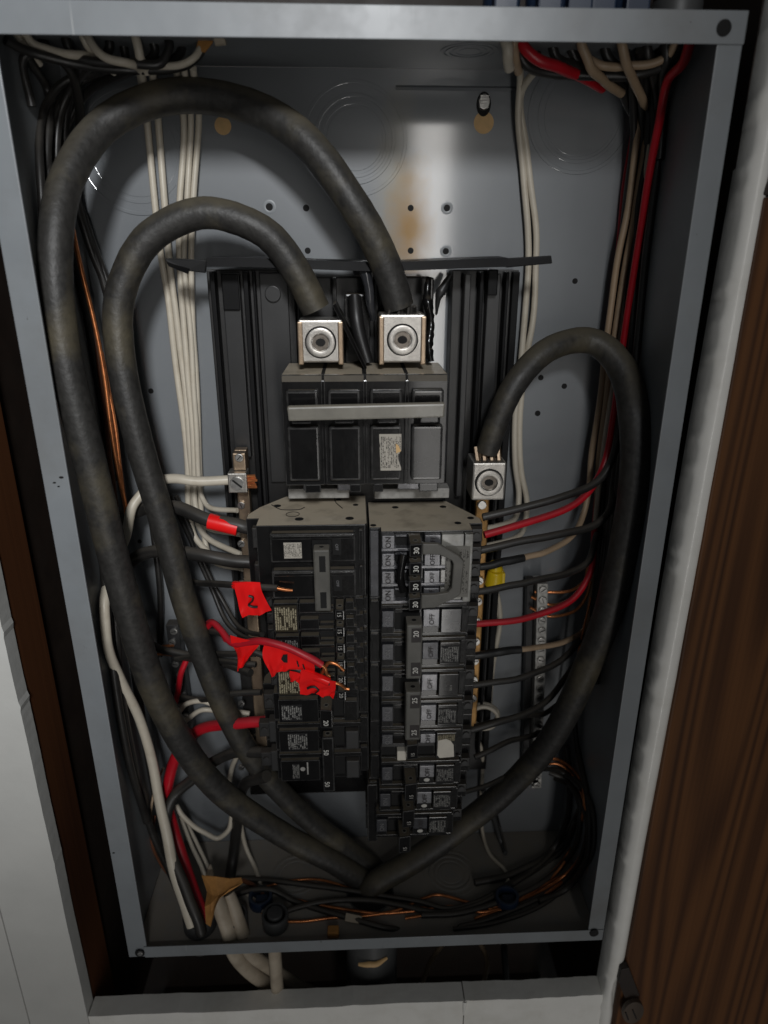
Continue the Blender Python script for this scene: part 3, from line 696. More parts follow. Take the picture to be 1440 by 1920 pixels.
# looped tie between the outer toggles
mb = MB(); O = [(34, 4.0), (44, 4.2), (58, 13.0), (61, 16.5), (59.8, 40), (57, 42.5), (43, 49.8), (34, 50.2)]
I = [(34, 11.5), (45, 11.8), (53, 16), (54.2, 18.5), (53.6, 35.5), (51, 38.8), (43, 40.2), (34, 40.4)]
n = len(O); vs = []
for w in (66.0, 69.5): vs += [pt(u, d, w) for u, d in O]+[pt(u, d, w) for u, d in I]
fs = []
for i in range(n-1):
    fs += [(i, i+1, n+i+1, n+i), (2*n+i, 3*n+i, 3*n+i+1, 2*n+i+1), (i, 2*n+i, 2*n+i+1, i+1), (n+i, n+i+1, 3*n+i+1, 3*n+i)]
for i in (0, n-1): fs.append((i, n+i, 3*n+i, 2*n+i))
mb.add(vs, fs); mb.build('loop_tie', M['tie'], q, .0007)
mb = MB(); C = [pt(22.5-2.2*math.sin(math.pi*i/10), 13+i*(25/10), 66+3*math.sin(math.pi*i/10)) for i in range(11)]
mb.tube(C, .0026, 12, 2); mb.build('loop_bridge', M['black'], q, 0, True)
# dusty upper plate with moulded lines
z = ZR-50.8/1000
b20 = breaker('double_breaker', 1, z, 50.8, 'two pole black breaker marked 20 with a dark grey tie handle, below the looped tie')
pt = frame_of(1, z)
full_pole(pt, 1, 0, b20, 'silverdark', 'silver', None); full_pole(pt, 1, 25.4, b20, 'silverdark', 'silverdark')
tie2(pt, 1, 6, 47, '20', b20)
wire_end(pt, b20, 12); wire_end(pt, b20, 38)
z -= .0508
b25 = breaker('double_breaker', 1, z, 50.8, 'two pole black breaker marked 25 with a grey tie handle, middle of the right column')
pt = frame_of(1, z)
full_pole(pt, 1, 0, b25, 'silverdark', 'silver', None, plain=True); full_pole(pt, 1, 25.4, b25, 'silverdark', 'silver')
lettering(1, 'E314', 2.2, pt, 57, 15, 62.75, M['print_dim'], b25)
tie2(pt, 1, 6.5, 46, '25', b25)
wire_end(pt, b25, 12); wire_end(pt, b25, 38)
# single pole with white test button and a sticker
z -= .0508
pt = frame_of(1, z)
bg_ = breaker('test_breaker', 1, z, 27.4, 'black breaker with a white test button and a torn white sticker')
body(pt, 1, 0, 27.2, bg_)
part('rail', M['black'], bg_, pt, 8.3, 66, .4, 2.4, 56.8, 61)
t = part('on_tab', M['silverdark'], bg_, pt, 8.6, 16.6, 2.8, 11, 56.8, 63.2, .0005); lettering(1, 'ON', 4.4, pt, 12.8, 7.2, 63.32, M['moulded'], t)
part('slot_lip', M['black'], bg_, pt, 17.2, 35, 2.6, 5, 56.8, 61.5); part('toggle_slot', M['pit'], bg_, pt, 17.6, 35, 5.2, 11, 56.9, 57.4, 0)
t = part('off_tab', M['silver'], bg_, pt, 36.2, 47.2, 2.6, 10.4, 56.8, 63.4, .0005); lettering(1, 'OFF', 4.8, pt, 42, 6.9, 63.52, M['ink'], t)
part('rail', M['rail'], bg_, pt, 8.3, 47, 11.4, 14.6, 56.8, 61.6)
part('recess', M['pit'], bg_, pt, 8.6, 47, 15.2, 24.5, 56.8, 57.6, 0)
toggle(pt, 1, 0, '15', bg_, 25.5, 34.5, 4, 17, 72, tsize=3.6, tm='print_dim')
part('test_button', M['sticker'], bg_, pt, 19.6, 26.2, 16.2, 24.6, 56, 64.5, .0008)
t = part('label_plate', M['black'], bg_, pt, 48.2, 62.5, 2.6, 25, 56.8, 62.6, .0005)
part('label', M['lab_gold'], t, pt, 49, 61.6, 3.6, 10, 62.5, 62.7, 0)
mb = MB(); mb.prism([pt(u, d, 62.75) for u, d in ((49.2, 9), (55, 7.6), (58.5, 9.5), (60.6, 13), (61.4, 23.6), (51, 24.4), (49, 22))], (0, -.0002, 0)); mb.build('sticker', M['sticker'], t)
wire_end(pt, bg_, 13)
z -= .0274
for k, (lbl, on, off) in enumerate((('single black breaker with a bright OFF tab, just below the white test button', 'silverdark', 'silver'),
                       ('second single black breaker from the bottom of the right column', 'silverdark', 'silver'),
                       ('lowest single black breaker of the right column, with a dull OFF tab', 'silverdark', 'silverdark'))):
    zz = z-.0244*k-.0001; dx = (0, -1.4, -4.0)[k]
    b = breaker('single_breaker', 1, zz, 24.4, lbl, 'breaker', 'single breakers at the foot of the right column')
    f0 = frame_of(1, zz); pt = (lambda f, dx: (lambda u, d, w: f(u+dx, d*.955, w)))(f0, dx)
    full_pole(pt, 1, 0, b, on, off, 'lab_black', 11)
    c = pt(42, 18.5, 61.3); mb = MB(); mb.cyl((c.x, c.y, c.z), (0, -1, 0), .0022, .0004, 14, sq=.7); mb.build('white_dot', M['print'], b)
    toggle(pt, 1, 0, '15', b, 24.2, 34, 7, 23.5, 77, tsize=4.0, tm='print_dim')
    part('print_line', M['print_dim'], b, pt, 54, 62, 23.4, 23.8, 60.4, 60.7, 0)
    wire_end(pt, b, 12)

# ---- left column --------------------------------------------------------------
ZL = Zc(570, 992, .02)
s = -1; pt = frame_of(s, ZL)
b60 = breaker('double_breaker', s, ZL, 51.6, 'wide two pole breaker with an unmarked grey tie handle, left column')
body(pt, s, 0, 51.6, b60, [(.6, 0), (58, 0), (74, 22), (80, 36), (80, 44), (72, 44), (72, 57), (2, 57), (.6, 55)], 'blacktop')
top_holes(pt, b60, ((12, 46, 1.9), (45, 46, 2.0), (8, 20, 1.3), (62, 20, 1.8), (20, 8, 1.4)))
c = pt(50, .05, 37); mb = MB(); mb.ring((c.x, c.y, c.z-.0004), (0, 0, 1), .0042, .0046, .0006, 24); mb.build('moulded_ring', M['black2'], b60)
mb = MB(); mb.tube([pt(66, -.05, 18), pt(62, -.05, 24), pt(58, -.05, 28), pt(46, -.05, 28), pt(43, -.05, 24)], .00035, 6, 4); mb.build('moulded_line', M['black2'], b60)
mb = MB(); mb.tube([pt(23, -.05, 4), pt(22, -.05, 14), pt(17, -.05, 27)], .00035, 6, 4); mb.build('moulded_line', M['black2'], b60)
for d in (0, 25.8):
    part('pole_cover', M['black'], b60, pt, 8.2, 63, d+3.6, d+23.6, 56, 63, .0014)
    part('slot_lip', M['black'], b60, pt, 9.6, 61.5, d+4.6, d+7.2, 62.6, 64.0, .0006)
    part('toggle_slot', M['pit'], b60, pt, 17.5, 23, d+7.5, d+18.5, 62.9, 63.3, 0)
    part('toggle_slot', M['pit'], b60, pt, 24, 36, d+8, d+22.5, 62.9, 63.25, 0)
    part('edge_rib', M['black'], b60, pt, 3.6, 6.2, d+3, d+24.4, 56.5, 59, .0005)
    lettering(s, 'OFF', 2.6, pt, 20.4, d+13, 63.45, M['moulded'], b60)
    wire_end(pt, b60, d+11, 14); 
part('label', M['lab_white'], b60, pt, 42.8, 54.2, 9.5, 20.5, 62.9, 63.15, 0)
mb = MB(); bb(mb, pt, 24.6, 34.8, 9.5, 52.4, 66, 76); t = mb.build('tie_handle', M['tie'], b60, .0011)
hole_on_top(pt, t, 29.7, 9.45, 71, 2.4)
for a, b in ((13.5, 24.5), (38.5, 50)): part('handle_window', M['pit'], t, pt, 27.2, 31.2, a, b, 75.6, 76.1, .0002)
# three tandem breakers, two half-width switches each
z = ZL-.0516
def tandem(z, nums, lbl, lab, h=25.0, shift=0):
    f0 = frame_of(-1, z); pt = lambda u, d, w: f0(u+shift, d, w)
    b = breaker('tandem_breaker', -1, z, h, lbl, 'breaker', 'tandem breakers in the left column')
    body(pt, -1, 0, h, b, [(.6-shift, 0), (58, 0), (66, 24), (70, 36), (70, 45), (65, 45), (65, 57), (6, 57), (6, 50), (.6-shift, 50)])
    t = part('label_plate', M['black'], b, pt, 47, 63.2, 1.5, h-.8, 56.8, 62.4, .0005)
    part('label', M[lab], t, pt, 47.8, 62.4, 3.2, h-2, 62.3, 62.55, 0)
    for k in range(2):
        d = h/2*k
        part('cover', M['black'], b, pt, 33.5, 46.2, d+1.6, d+8.8, 56.8, 62.2, .0004)
        part('rail', M['black'], b, pt, 23.5, 46.4, d+9.3, d+11.6, 56.8, 61.2, .0004)
        part('slot_lip', M['black'], b, pt, 23.5, 33.0, d+5.6, d+7.6, 56.8, 60.0, .0003)
        part('toggle_slot', M['pit'], b, pt, 23, 33.2, d+1, d+5.5, 56.9, 57.3, 0)
        part('cover', M['black'], b, pt, 10.0, 15.6, d+1.4, d+7.6, 56.8, 62.0, .0004)
        part('rail', M['black'], b, pt, 8.0, 15.8, d+8.2, d+11.4, 56.8, 60.5, .0004)
        part('step', M['black'], b, pt, 3.6, 9.2, d+1.0, d+10.5, 49.8, 57.8, .0004)
        part('step', M['black'], b, pt, 1.2, 3.4, d+2.0, d+11.2, 49.8, 54.2, .0003)
        toggle(pt, -1, d, nums[k], b, 16.0, 22.6, 1.6, 9.4, 71.5, tsize=3.9, tm='print_dim')
        wire_end(lambda u, d, w: pt(u-6, d, w), b, d+6, 8)
    return b
tandem(z, ('15', '15'), 'tandem breaker marked 15 with a bronze label, just under the wide two pole breaker', 'lab_gold')
z -= .025
tandem(z, ('15', '15'), 'tandem breaker marked 15 half hidden by red tape', 'lab_black')
z -= .025
tandem(z, ('20', '20'), 'tandem breaker marked 20 at the lower edge of the red tape', 'lab_gold')
z -= .025
# single 20
pt = frame_of(-1, z)
b = breaker('single_breaker', -1, z, 22.5, 'single black breaker marked 20 beside the thick red wire')
body(pt, -1, 0, 22.4, b)
part('cover', M['black'], b, pt, 36, 64, 2.5, 21.6, 56.8, 62, .0005)
part('label', M['lab_black'], b, pt, 47.5, 61.8, 6.5, 20, 61.9, 62.15, 0)
part('cover', M['black'], b, pt, 8.5, 18, 5, 21.6, 56.8, 61.5, .0005); part('step', M['black'], b, pt, 1.2, 6.8, 2, 21, 49.8, 53)
part('toggle_slot', M['pit'], b, pt, 18.5, 35.5, 5, 20, 56.9, 57.3, 0)
toggle(pt, -1, 0, '20', b, 25.5, 35, 3.5, 18.5, 72.5, tsize=4.8)
wire_end(pt, b, 11, 12)
z -= .0226
pt = frame_of(-1, z)
b50 = breaker('double_breaker', -1, z, 52.6, 'two pole black breaker marked 50 at the foot of the left column')
for d in (0, 26.3):
    body(pt, -1, d, d+26.3, b50)
    part('rail', M['black'], b50, pt, 6, 66, d+.6, d+4.4, 56.8, 61.2, .0006)
    part('cover', M['black'], b50, pt, 36.5, 65, d+6, d+24.5, 56.8, 62, .0006)
    part('cover', M['rail'], b50, pt, 7.8, 17.5, d+8, d+23.5, 56.8, 61.8, .0008)
    part('toggle_slot', M['pit'], b50, pt, 18.4, 35.6, d+7, d+23, 56.9, 57.3, 0)
    part('step', M['black'], b50, pt, 1.2, 6.8, d+2.5, d+24.5, 49.8, 53.2, .0005)
    part('end_cover', M['rail'], b50, pt, 66.5, 73, d+4, d+22, 44.8, 54, .0008)
    wire_end(lambda u, d, w: pt(u+5, d, w), b50, d+13, 12)
part('label', M['lab_black'], b50, pt, 44.5, 58.5, 8.2, 23, 61.9, 62.15, 0)
part('label', M['lab_black'], b50, pt, 51.5, 56.5, 35, 49, 61.9, 62.15, 0)
part('print_line', M['print_dim'], b50, pt, 45, 46, 34, 45, 61.9, 62.15, 0)
c = pt(49, 40, 61.9); mb = MB(); mb.cyl((c.x, c.y, c.z), (0, -1, 0), .0018, .0003, 14); mb.build('white_dot', M['print_dim'], b50)
mb = MB(); bb(mb, pt, 25.5, 34, 4.5, 52, 64, 72.5); t = mb.build('tie_handle', M['black'], b50, .0012)
hole_on_top(pt, t, 29.7, 4.4, 68, 2.2)
for d in (17, 45): lettering(-1, '50', 4.8, pt, 31.2, d, 72.65, M['print'], t)

# ================================================================== terminal bars
def bar_screws(o, pts, r, y, m='zinc', name='bar_screw'):
    for i, p in enumerate(pts):
        mb = MB(); mb.cyl((p.x, y, p.z), (0, -1, 0), r, .0022, 14); k = mb.build(name, M[m], o, .0004)
        a = random.random()*3.1; d = Vector((math.cos(a), 0, math.sin(a)))*r*.72; e = Vector((-d.z, 0, d.x)).normalized()*r*.09
        c = Vector((p.x, y-.00215, p.z)); mb = MB(); mb.prism([c+d+e, c+d-e, c-d-e, c-d+e], (0, -.0003, 0)); mb.build('screw_slot', M['pit'], k)
# right neutral bar: brass strip beside the right column with the big lug above it
nb = empty('neutral_bar', (.082, .09, .16), 'brass neutral bar with a large square aluminium lug right of the breakers', 'terminal bar')
mb = MB(); mb.box(.0785, .0880, .066, .074, .155, .352); mb.build('bar_strip', M['brass'], nb, .001)
bar_screws(nb, [Vector((.0835, 0, zz)) for zz in (.285, .268, .251, .234, .217, .200, .183)], .0033, .0662)
mb = MB(); mb.box(.083, .093, .066, .0745, .3505, .372); mb.build('lug_arm', M['alu'], nb, .001)
x0, x1 = X(886, 900, .045), X(948, 900, .045)
lug(x0, x1, .045, .070, Zc(915, 938, .045), Zc(915, 868, .045), M['alu'], nb, .0086, cheeks=False)
mb = MB()
for k in range(7): t = k/6; mb.tube([at(896+40*t, 866, .052+.008*(k % 2)), at(892+42*t, 838, .056)], .0017, 6, 2)
mb.build('cable_strand', M['bronze'], nb, 0, True)
p = at(903, 945, .05); mb = MB(); mb.cyl((p.x, .05, p.z), (0, -1, 0), .003, .003, 14); mb.build('bar_screw', M['zinc'], nb, .0004)
# left neutral bar with the small slotted lug
lb = empty('neutral_bar', at(450, 1060, .075), 'narrow bronze neutral bar with a small slotted lug left of the breakers', 'terminal bar')
p = at(449, 845, .070); q = at(455, 1470, .070)
mb = MB(); mb.box(p.x-.0042, p.x+.0042, .072, .080, .11, p.z); mb.build('bar_strip', M['bronze'], lb, .0008)
c = at(449, 862, .066); mb = MB(); mb.box(c.x-.0042, c.x+.0042, .064, .0719, c.z-.007, c.z+.005); mb.build('bar_head', M['bronze'], lb, .0008)
bar_screws(lb, [at(449, 857, .064)], .0028, .0640)
bar_screws(lb, [at(452, yy, .070) for yy in (948, 985, 1020, 1055, 1095, 1320, 1360, 1395, 1440)], .0026, .0720)
c0 = at(426, 888, .058); c1 = at(464, 924, .058)
mb = MB(); mb.box(c0.x, c1.x, .058, .0715, c1.z, c0.z); g = mb.build('lug', M['alu'], lb, .0007)
cc = (c0+c1)/2; mb = MB(); mb.cyl((cc.x, .0582, cc.z), (0, -1, 0), .0047, .0014, 22); mb.build('slotted_screw', M['zinc'], g, .0004)
mb = MB(); d = Vector((.0030, 0, -.0026)); e_ = Vector((.0004, 0, .0005)); k = Vector((cc.x, .0567, cc.z)); mb.prism([k+d+e_, k+d-e_, k-d-e_, k-d+e_], (0, -.0002, 0)); mb.build('screw_slot', M['pit'], g)
mb = MB()
for i in range(6): mb.tube([at(462, 893+4*i, .062+.002*(i % 2)), at(478+(i % 3)*2, 892+4.2*i, .064)], .0010, 6, 2)
mb.build('copper_strand', M['copper'], lb, 0, True)
# right ground bar
gb = empty('ground_bar', at(1005, 1480, .10), 'upright aluminium ground bar full of screws on the right', 'terminal bar')
p = at(1018, 1095, .088); q = at(1006, 1478, .088)
def slant(p, q, w, y0, y1): return [(p.x-w, y0, p.z), (p.x+w, y0, p.z), (q.x+w, y0, q.z), (q.x-w, y0, q.z)], (0, y1-y0, 0)
mb = MB(); mb.prism(*slant(p, q, .0042, .088, .1035)); mb.build('bar_strip', M['barmetal'], gb, .0007)
mb = MB(); mb.prism(*slant(p+Vector((-.0075, 0, 0)), q+Vector((-.0075, 0, 0)), .0028, .097, .1035)); mb.build('bar_back', M['rail'], gb, .0006)
bar_screws(gb, [p.lerp(q, (i+.5)/22) for i in range(22)], .0031, .0882, 'zinc')
# left ground bar, mostly behind the cables
gl = empty('ground_bar', at(350, 1400, .10), 'dark ground bar behind the big cables on the left', 'terminal bar')
p = at(322, 1172, .094); q = at(356, 1405, .094)
mb = MB(); mb.prism(*slant(p, q, .0048, .094, .1035)); mb.build('bar_strip', M['rail'], gl, .0007)
bar_screws(gl, [p.lerp(q, (i+.5)/12)+Vector((.0012*(-1)**i, 0, 0)) for i in range(12)], .0028, .0942)

# ================================================================== wires
def fit(x, y, Y, rm):
    """keep a wire inside the box: above its floor, in front of its back, between its side walls"""
    p = at(x, y, min(Y, D-.0004-rm)); d = FW+RT*((x-720)/FPX)+UP*((960-y)/FPX)
    if p.z < .0020+rm:
        q = on_floor(x, y, .0020+rm)
        if q.y > .004: p = q
    for lim, sg in ((HW-.0034-rm, 1), (-HW+.0034+rm, -1)):
        if p.x*sg > lim*sg and p.y > .012:
            q = CAM+d*((lim-CAM.x)/d.x)
            if q.y > .003: p = q
    return p
def W(name, label, m, r, pts, cat='wire', group=None, n=10, wob=.0, sub=8, flat=1.0):
    """wire through photograph points (px, py, depth in mm); r in mm"""
    rm = (max(r) if isinstance(r, (list, tuple)) else r)/1000
    P = [fit(x, y, Y/1000, rm) if (cat == 'wire' and y < 1752) else at(x, y, Y/1000) for x, y, Y in pts]
    R = [v/1000 for v in r] if isinstance(r, (list, tuple)) else r/1000
    mb = MB(); mb.tube(P, R, n, sub, wob, flat)
    o = mb.build(name, M[m], None, 0, True)
    return tag(o, label, cat, group)
def piece(name, m, parent, r, pts, n=10, sub=6):
    mb = MB(); mb.tube([at(x, y, Y/1000) for x, y, Y in pts], r if not isinstance(r, (list, tuple)) else list(r), n, sub); return mb.build(name, M[m], parent, 0, True)

# --- three service cables
W('service_cable', 'thickest black cable arching from the right lug over the top left corner', 'cable', [9.4, 9.4, 9.0, 9.4, 9.7, 9.8],
  [(748, 575, 60), (728, 510, 57), (672, 395, 54), (570, 262, 58), (450, 194, 70), (330, 180, 72), (205, 228, 64), (128, 330, 42), (103, 450, 26), (118, 640, 18), (172, 880, 14), (235, 1120, 18), (305, 1330, 30), (400, 1470, 46), (540, 1570, 58), (636, 1622, 60), (688, 1662, 60), (702, 1740, 64)], 'cable', n=22, wob=.03)
W('service_cable', 'thick black cable curving from the left lug down beside the breakers', 'cable', [9.0, 9.0, 8.8, 8.7, 8.7, 8.9, 9.2],
  [(592, 580, 60), (558, 512, 58), (490, 432, 56), (385, 400, 56), (285, 442, 54), (229, 535, 52), (224, 655, 48), (262, 830, 44), (310, 1000, 42), (358, 1160, 44), (415, 1315, 50), (490, 1445, 60), (590, 1545, 68), (664, 1600, 72), (712, 1642, 72), (724, 1740, 76)], 'cable', n=22, wob=.03)
W('service_cable', 'thick black cable looping from the square lug down the right side', 'cable', [7.6, 7.8, 8.0, 8.0, 8.4, 9.4, 10.2, 10.4, 10.2, 10, 10, 10, 10.2, 10.2, 10.2, 10],
  [(912, 848, 56), (930, 795, 55), (968, 715, 58), (1035, 652, 66), (1110, 640, 72), (1165, 690, 62), (1190, 790, 44), (1190, 910, 34), (1160, 1080, 36), (1105, 1240, 44), (1030, 1390, 56), (950, 1480, 66), (850, 1562, 66), (768, 1618, 60), (702, 1658, 52), (666, 1725, 52)], 'cable', n=22, wob=.03)

# --- white wires on the left, from the top clamps to the left neutral bar
GL = 'white wires running down beside the left rail'
W('white_wire', 'leftmost of the white wires running down beside the left rail', 'wwire', 2.2, [(262, 130, 70), (275, 225, 100), (290, 380, 104), (303, 490, 104), (318, 580, 104), (330, 680, 104), (342, 780, 104), (351, 880, 104), (355, 960, 104), (368, 1010, 98), (400, 1042, 88), (452, 1062, 74)], group=GL)
W('white_wire', 'second white wire from the left beside the left rail', 'wwire', 2.2, [(285, 130, 66), (298, 225, 100), (308, 380, 103), (318, 490, 103), (330, 600, 103), (343, 690, 104), (353, 790, 103), (360, 880, 103), (366, 960, 102), (385, 1005, 94), (452, 1040, 74)], group=GL)
W('white_wire', 'middle white wire of the bundle beside the left rail', 'wwire', 2.1, [(330, 128, 70), (345, 222, 100), (338, 370, 103), (335, 480, 103), (341, 560, 102), (350, 680, 101), (361, 790, 100), (364, 880, 100), (368, 955, 98), (384, 985, 90), (452, 1002, 74)], group=GL)
W('white_wire', 'white wire that hooks round right below the small slotted lug', 'wwire', 1.9, [(345, 128, 66), (358, 222, 98), (350, 370, 101), (346, 480, 101), (353, 580, 100), (361, 690, 99), (368, 790, 98), (372, 890, 97), (378, 932, 94), (395, 952, 86), (445, 957, 74)], group=GL)
W('white_wire', 'rightmost straight white wire next to the left rail', 'wwire', 2.0, [(362, 128, 66), (373, 222, 99), (363, 370, 102), (357, 480, 102), (362, 600, 102), (367, 690, 102), (372, 790, 102), (374, 890, 102), (380, 990, 100), (400, 1050, 92), (460, 1068, 76)], group=GL)
W('white_wire', 'thick white stranded wire held in the small slotted lug', 'wwire', 3.4, [(262, 930, 70), (290, 905, 66), (322, 898, 63), (370, 902, 62), (428, 900, 64)])
w = W('white_wire', 'long thick white wire looping down the left side to the bottom clamp', 'wwire', [3.2, 3.4, 3.4, 3.4, 3.5, 3.6, 3.6, 3.8, 4, 4.2, 4.4, 4.4],
  [(268, 922, 66), (246, 955, 60), (236, 1005, 58), (212, 1065, 60), (196, 1130, 56), (200, 1200, 54), (225, 1270, 54), (262, 1350, 56), (288, 1440, 58), (305, 1530, 48), (320, 1605, 34), (342, 1680, 20), (360, 1735, 12)])
# --- top left bundle
GT = 'white wires in the top left bundle'
W('white_wire', 'short white wire at the extreme top left corner of the box', 'wwire', 1.8, [(22, 52, 40), (34, 68, 44), (46, 82, 52), (75, 120, 66)], group=GT)
W('white_wire', 'white wire sagging to the right in the top left corner', 'wwire', 2.2, [(46, 62, 45), (62, 82, 46), (95, 95, 47), (140, 103, 48), (170, 108, 56), (215, 135, 70)], group=GT)
W('white_wire', 'white wire sagging between the two upright white wires at top left', 'wwire', 2.2, [(160, 60, 50), (178, 92, 46), (200, 108, 46), (240, 119, 48), (262, 128, 58), (268, 150, 70)], group=GT)
W('white_wire', 'upright white wire dropping in at top left, second from the corner', 'wwire', 2.1, [(148, 50, 55), (156, 72, 52), (166, 90, 54), (178, 115, 66)], group=GT)
W('white_wire', 'upright white wire dropping in beside the brown paper at top left', 'wwire', 2.4, [(250, 50, 52), (257, 80, 50), (263, 105, 52), (275, 135, 62)], group=GT)
W('white_wire', 'pale wire lying along the lower edge of the top left bundle', 'wwire', 1.9, [(275, 122, 60), (320, 124, 56), (360, 112, 54), (378, 85, 58), (384, 60, 62)], group=GT)
blk = [((10, 75, 35), (60, 100, 42), (150, 120, 50), (250, 132, 60), (330, 126, 62), (372, 105, 62), (385, 62, 66)),
       ((70, 60, 60), (90, 90, 60), (130, 130, 68), (150, 200, 82), (140, 300, 92), (150, 400, 96), (190, 510, 99), (225, 640, 101), (250, 800, 102)),
       ((120, 58, 55), (130, 95, 56), (150, 130, 72), (128, 200, 86), (122, 280, 90), (140, 370, 93), (176, 480, 98), (205, 560, 100), (235, 700, 101)),
       ((200, 55, 60), (205, 90, 60), (170, 125, 70), (120, 190, 80), (105, 300, 84), (125, 420, 90), (155, 560, 95), (185, 720, 97), (215, 900, 95)),
       ((280, 58, 62), (290, 100, 66), (240, 135, 76), (160, 175, 88), (118, 260, 92), (118, 360, 94), (140, 460, 97), (170, 580, 99)),
       ((345, 60, 66), (335, 105, 72), (250, 122, 80), (140, 160, 84), (96, 240, 84), (90, 340, 86), (105, 450, 88), (130, 600, 92), (160, 760, 94), (190, 900, 95)),
       ((40, 60, 62), (55, 110, 66), (90, 170, 76), (88, 280, 80), (92, 400, 84), (110, 560, 88), (150, 760, 90), (190, 960, 92)),
       ((225, 58, 68), (235, 110, 72), (200, 130, 78), (130, 150, 78), (85, 200, 76), (75, 300, 76), (80, 420, 80), (100, 600, 84)),
       ((310, 56, 58), (318, 90, 56), (300, 118, 54), (220, 118, 52), (140, 110, 50), (80, 95, 52), (45, 110, 60), (60, 200, 70))]
for i, p in enumerate(blk):
    W('black_wire', 'black wire in the dark bundle crowding the top left corner and left wall', 'kwire', 2.7 if i in (1, 2) else 2.4, p, group='black wires in the top left bundle')
# paper and a grey stub at the right end of that bundle
mb = MB(); P = [at(366, 95, .055), at(372, 72, .056), at(392, 62, .056), at(402, 66, .056), (at(398, 80, .055)), at(384, 98, .055)]
mb.prism(P, (0, .0015, 0)); tag(mb.build('paper_wrap', M['paper'], None, .0003), 'scrap of brown paper wrapper at the end of the top left bundle', 'paper')
mb = MB(); a = at(402, 74, .054); mb.cyl(a, (1, 0, .1), .0032, .006, 12); tag(mb.build('cable_stub', M['sheath'], None, .0004), 'small pale cable stub next to the brown paper at top left', 'cable end')
# copper wires behind the big cables on the left
GC = 'bare copper wires behind the big cables'
W('copper_wire', 'bare copper wire showing between the two big cables high on the left', 'copper', 1.4, [(128, 380, 66), (140, 450, 66), (156, 520, 66), (174, 590, 66), (194, 700, 64), (209, 800, 62), (224, 900, 60), (236, 950, 62)], group=GC)
W('copper_wire', 'bare copper wire right of it between the two big cables', 'copper', 1.3, [(190, 660, 70), (204, 730, 68), (214, 790, 66), (222, 850, 64), (231, 920, 64), (239, 980, 68)], group=GC)
W('brown_wire', 'dull brown wire beside the copper between the two big cables', 'bwire', 1.8, [(140, 480, 88), (165, 580, 90), (185, 680, 90), (198, 780, 90), (208, 870, 90), (218, 950, 90)])
W('brown_wire', 'dark reddish wire behind the upper copper wire', 'bwire', 1.6, [(150, 520, 92), (178, 640, 92), (205, 760, 92), (226, 880, 92), (236, 960, 90)])
W('black_wire', 'black wire running down just right of the copper wires', 'kwire', 2.4, [(150, 385, 98), (175, 460, 99), (200, 520, 100), (240, 640, 101), (262, 780, 102), (282, 960, 102), (300, 1120, 102), (300, 1230, 100)])

# --- left breakers' wires
w = W('black_wire', 'thick black wire with a red tape band entering the wide two pole breaker', 'kwire', 4.6, [(250, 962, 74), (285, 950, 66), (330, 952, 56), (390, 974, 48), (450, 986, 46), (470, 990, 47)])
piece('tape_band', 'tape', w, .0054, [(392, 977, 47.6), (418, 983, 46.6), (446, 990, 46)], 14, 4)
w = W('black_wire', 'thick black wire crossing to the lower pole of the wide two pole breaker', 'kwire', 4.6, [(236, 1062, 74), (262, 1042, 66), (310, 1032, 58), (370, 1040, 50), (425, 1050, 47), (470, 1054, 47)])
W('black_wire', 'left of two thin black wires slanting behind the flagged wire', 'kwire', 1.8, [(318, 930, 100), (345, 985, 100), (372, 1050, 100), (402, 1115, 96), (428, 1170, 84), (460, 1195, 64), (490, 1200, 46)])
W('black_wire', 'right of two thin black wires slanting behind the flagged wire', 'kwire', 1.8, [(330, 930, 98), (355, 990, 98), (382, 1055, 97), (412, 1118, 92), (440, 1165, 80), (468, 1186, 62), (492, 1190, 46)])
w = W('black_wire', 'loose black wire with a bare copper tip and a square red flag marked 2', 'kwire', 2.3, [(352, 1088, 70), (372, 1093, 60), (420, 1096, 36), (470, 1099, 22), (521, 1103, 17)])
piece('copper_tip', 'copper', w, [.0012, .0012, .0010], [(520, 1103, 17), (536, 1106, 16.5), (549, 1107, 16)], 8)

def patch(name, rows, m, parent, thick=.00025):
    """cloth-like sheet through a grid of photograph points (px, py, depth mm)"""
    g = [[at(x, y, Y/1000) for x, y, Y in r] for r in rows]
    nv = len(g); nu = len(g[0]); k = 5; vs = []
    # smooth the grid by splines along both directions
    fine = [spline(r, .001, k)[0] for r in g]
    cols = [spline([fine[j][i] for j in range(nv)], .001, k)[0] for i in range(len(fine[0]))]
    nu2 = len(cols); nv2 = len(cols[0]); ph = random.random()*6
    for i in range(nu2):
        for j in range(1, nv2):
            t = j/(nv2-1); cols[i][j] = cols[i][j]+Vector((.00012*math.sin(j*.8+ph), -.0013*t*math.sin(i*.9+j*.55+ph)-.0005*math.sin(i*2.1+ph*2)*t, .00015*math.sin(i*.9+ph)*t))
    for i in range(nu2):
        for j in range(nv2): vs.append(cols[i][j])
    fs = [(i*nv2+j, (i+1)*nv2+j, (i+1)*nv2+j+1, i*nv2+j+1) for i in range(nu2-1) for j in range(nv2-1)]
    n = len(vs); vs += [v+Vector((0, thick, 0)) for v in vs]; fs2 = [tuple(x+n for x in f[::-1]) for f in fs]
    edge = []
    def q(a, b): edge.append((a, b, b+n, a+n))
    for i in range(nu2-1): q((i+1)*nv2, i*nv2); q(i*nv2+nv2-1, (i+1)*nv2+nv2-1)
    for j in range(nv2-1): q(j, j+1); q((nu2-1)*nv2+j+1, (nu2-1)*nv2+j)
    mb = MB(); mb.add(vs, fs+fs2+edge); return mb.build(name, M[m], parent, 0, True)
def marker(parent, strokes, r=.0009):
    mb = MB()
    for s_ in strokes: mb.tube([at(x, y, Y/1000) for x, y, Y in s_], r, 6, 5, flat=.6)
    return mb.build('marker_writing', M['ink'], parent, 0, True)
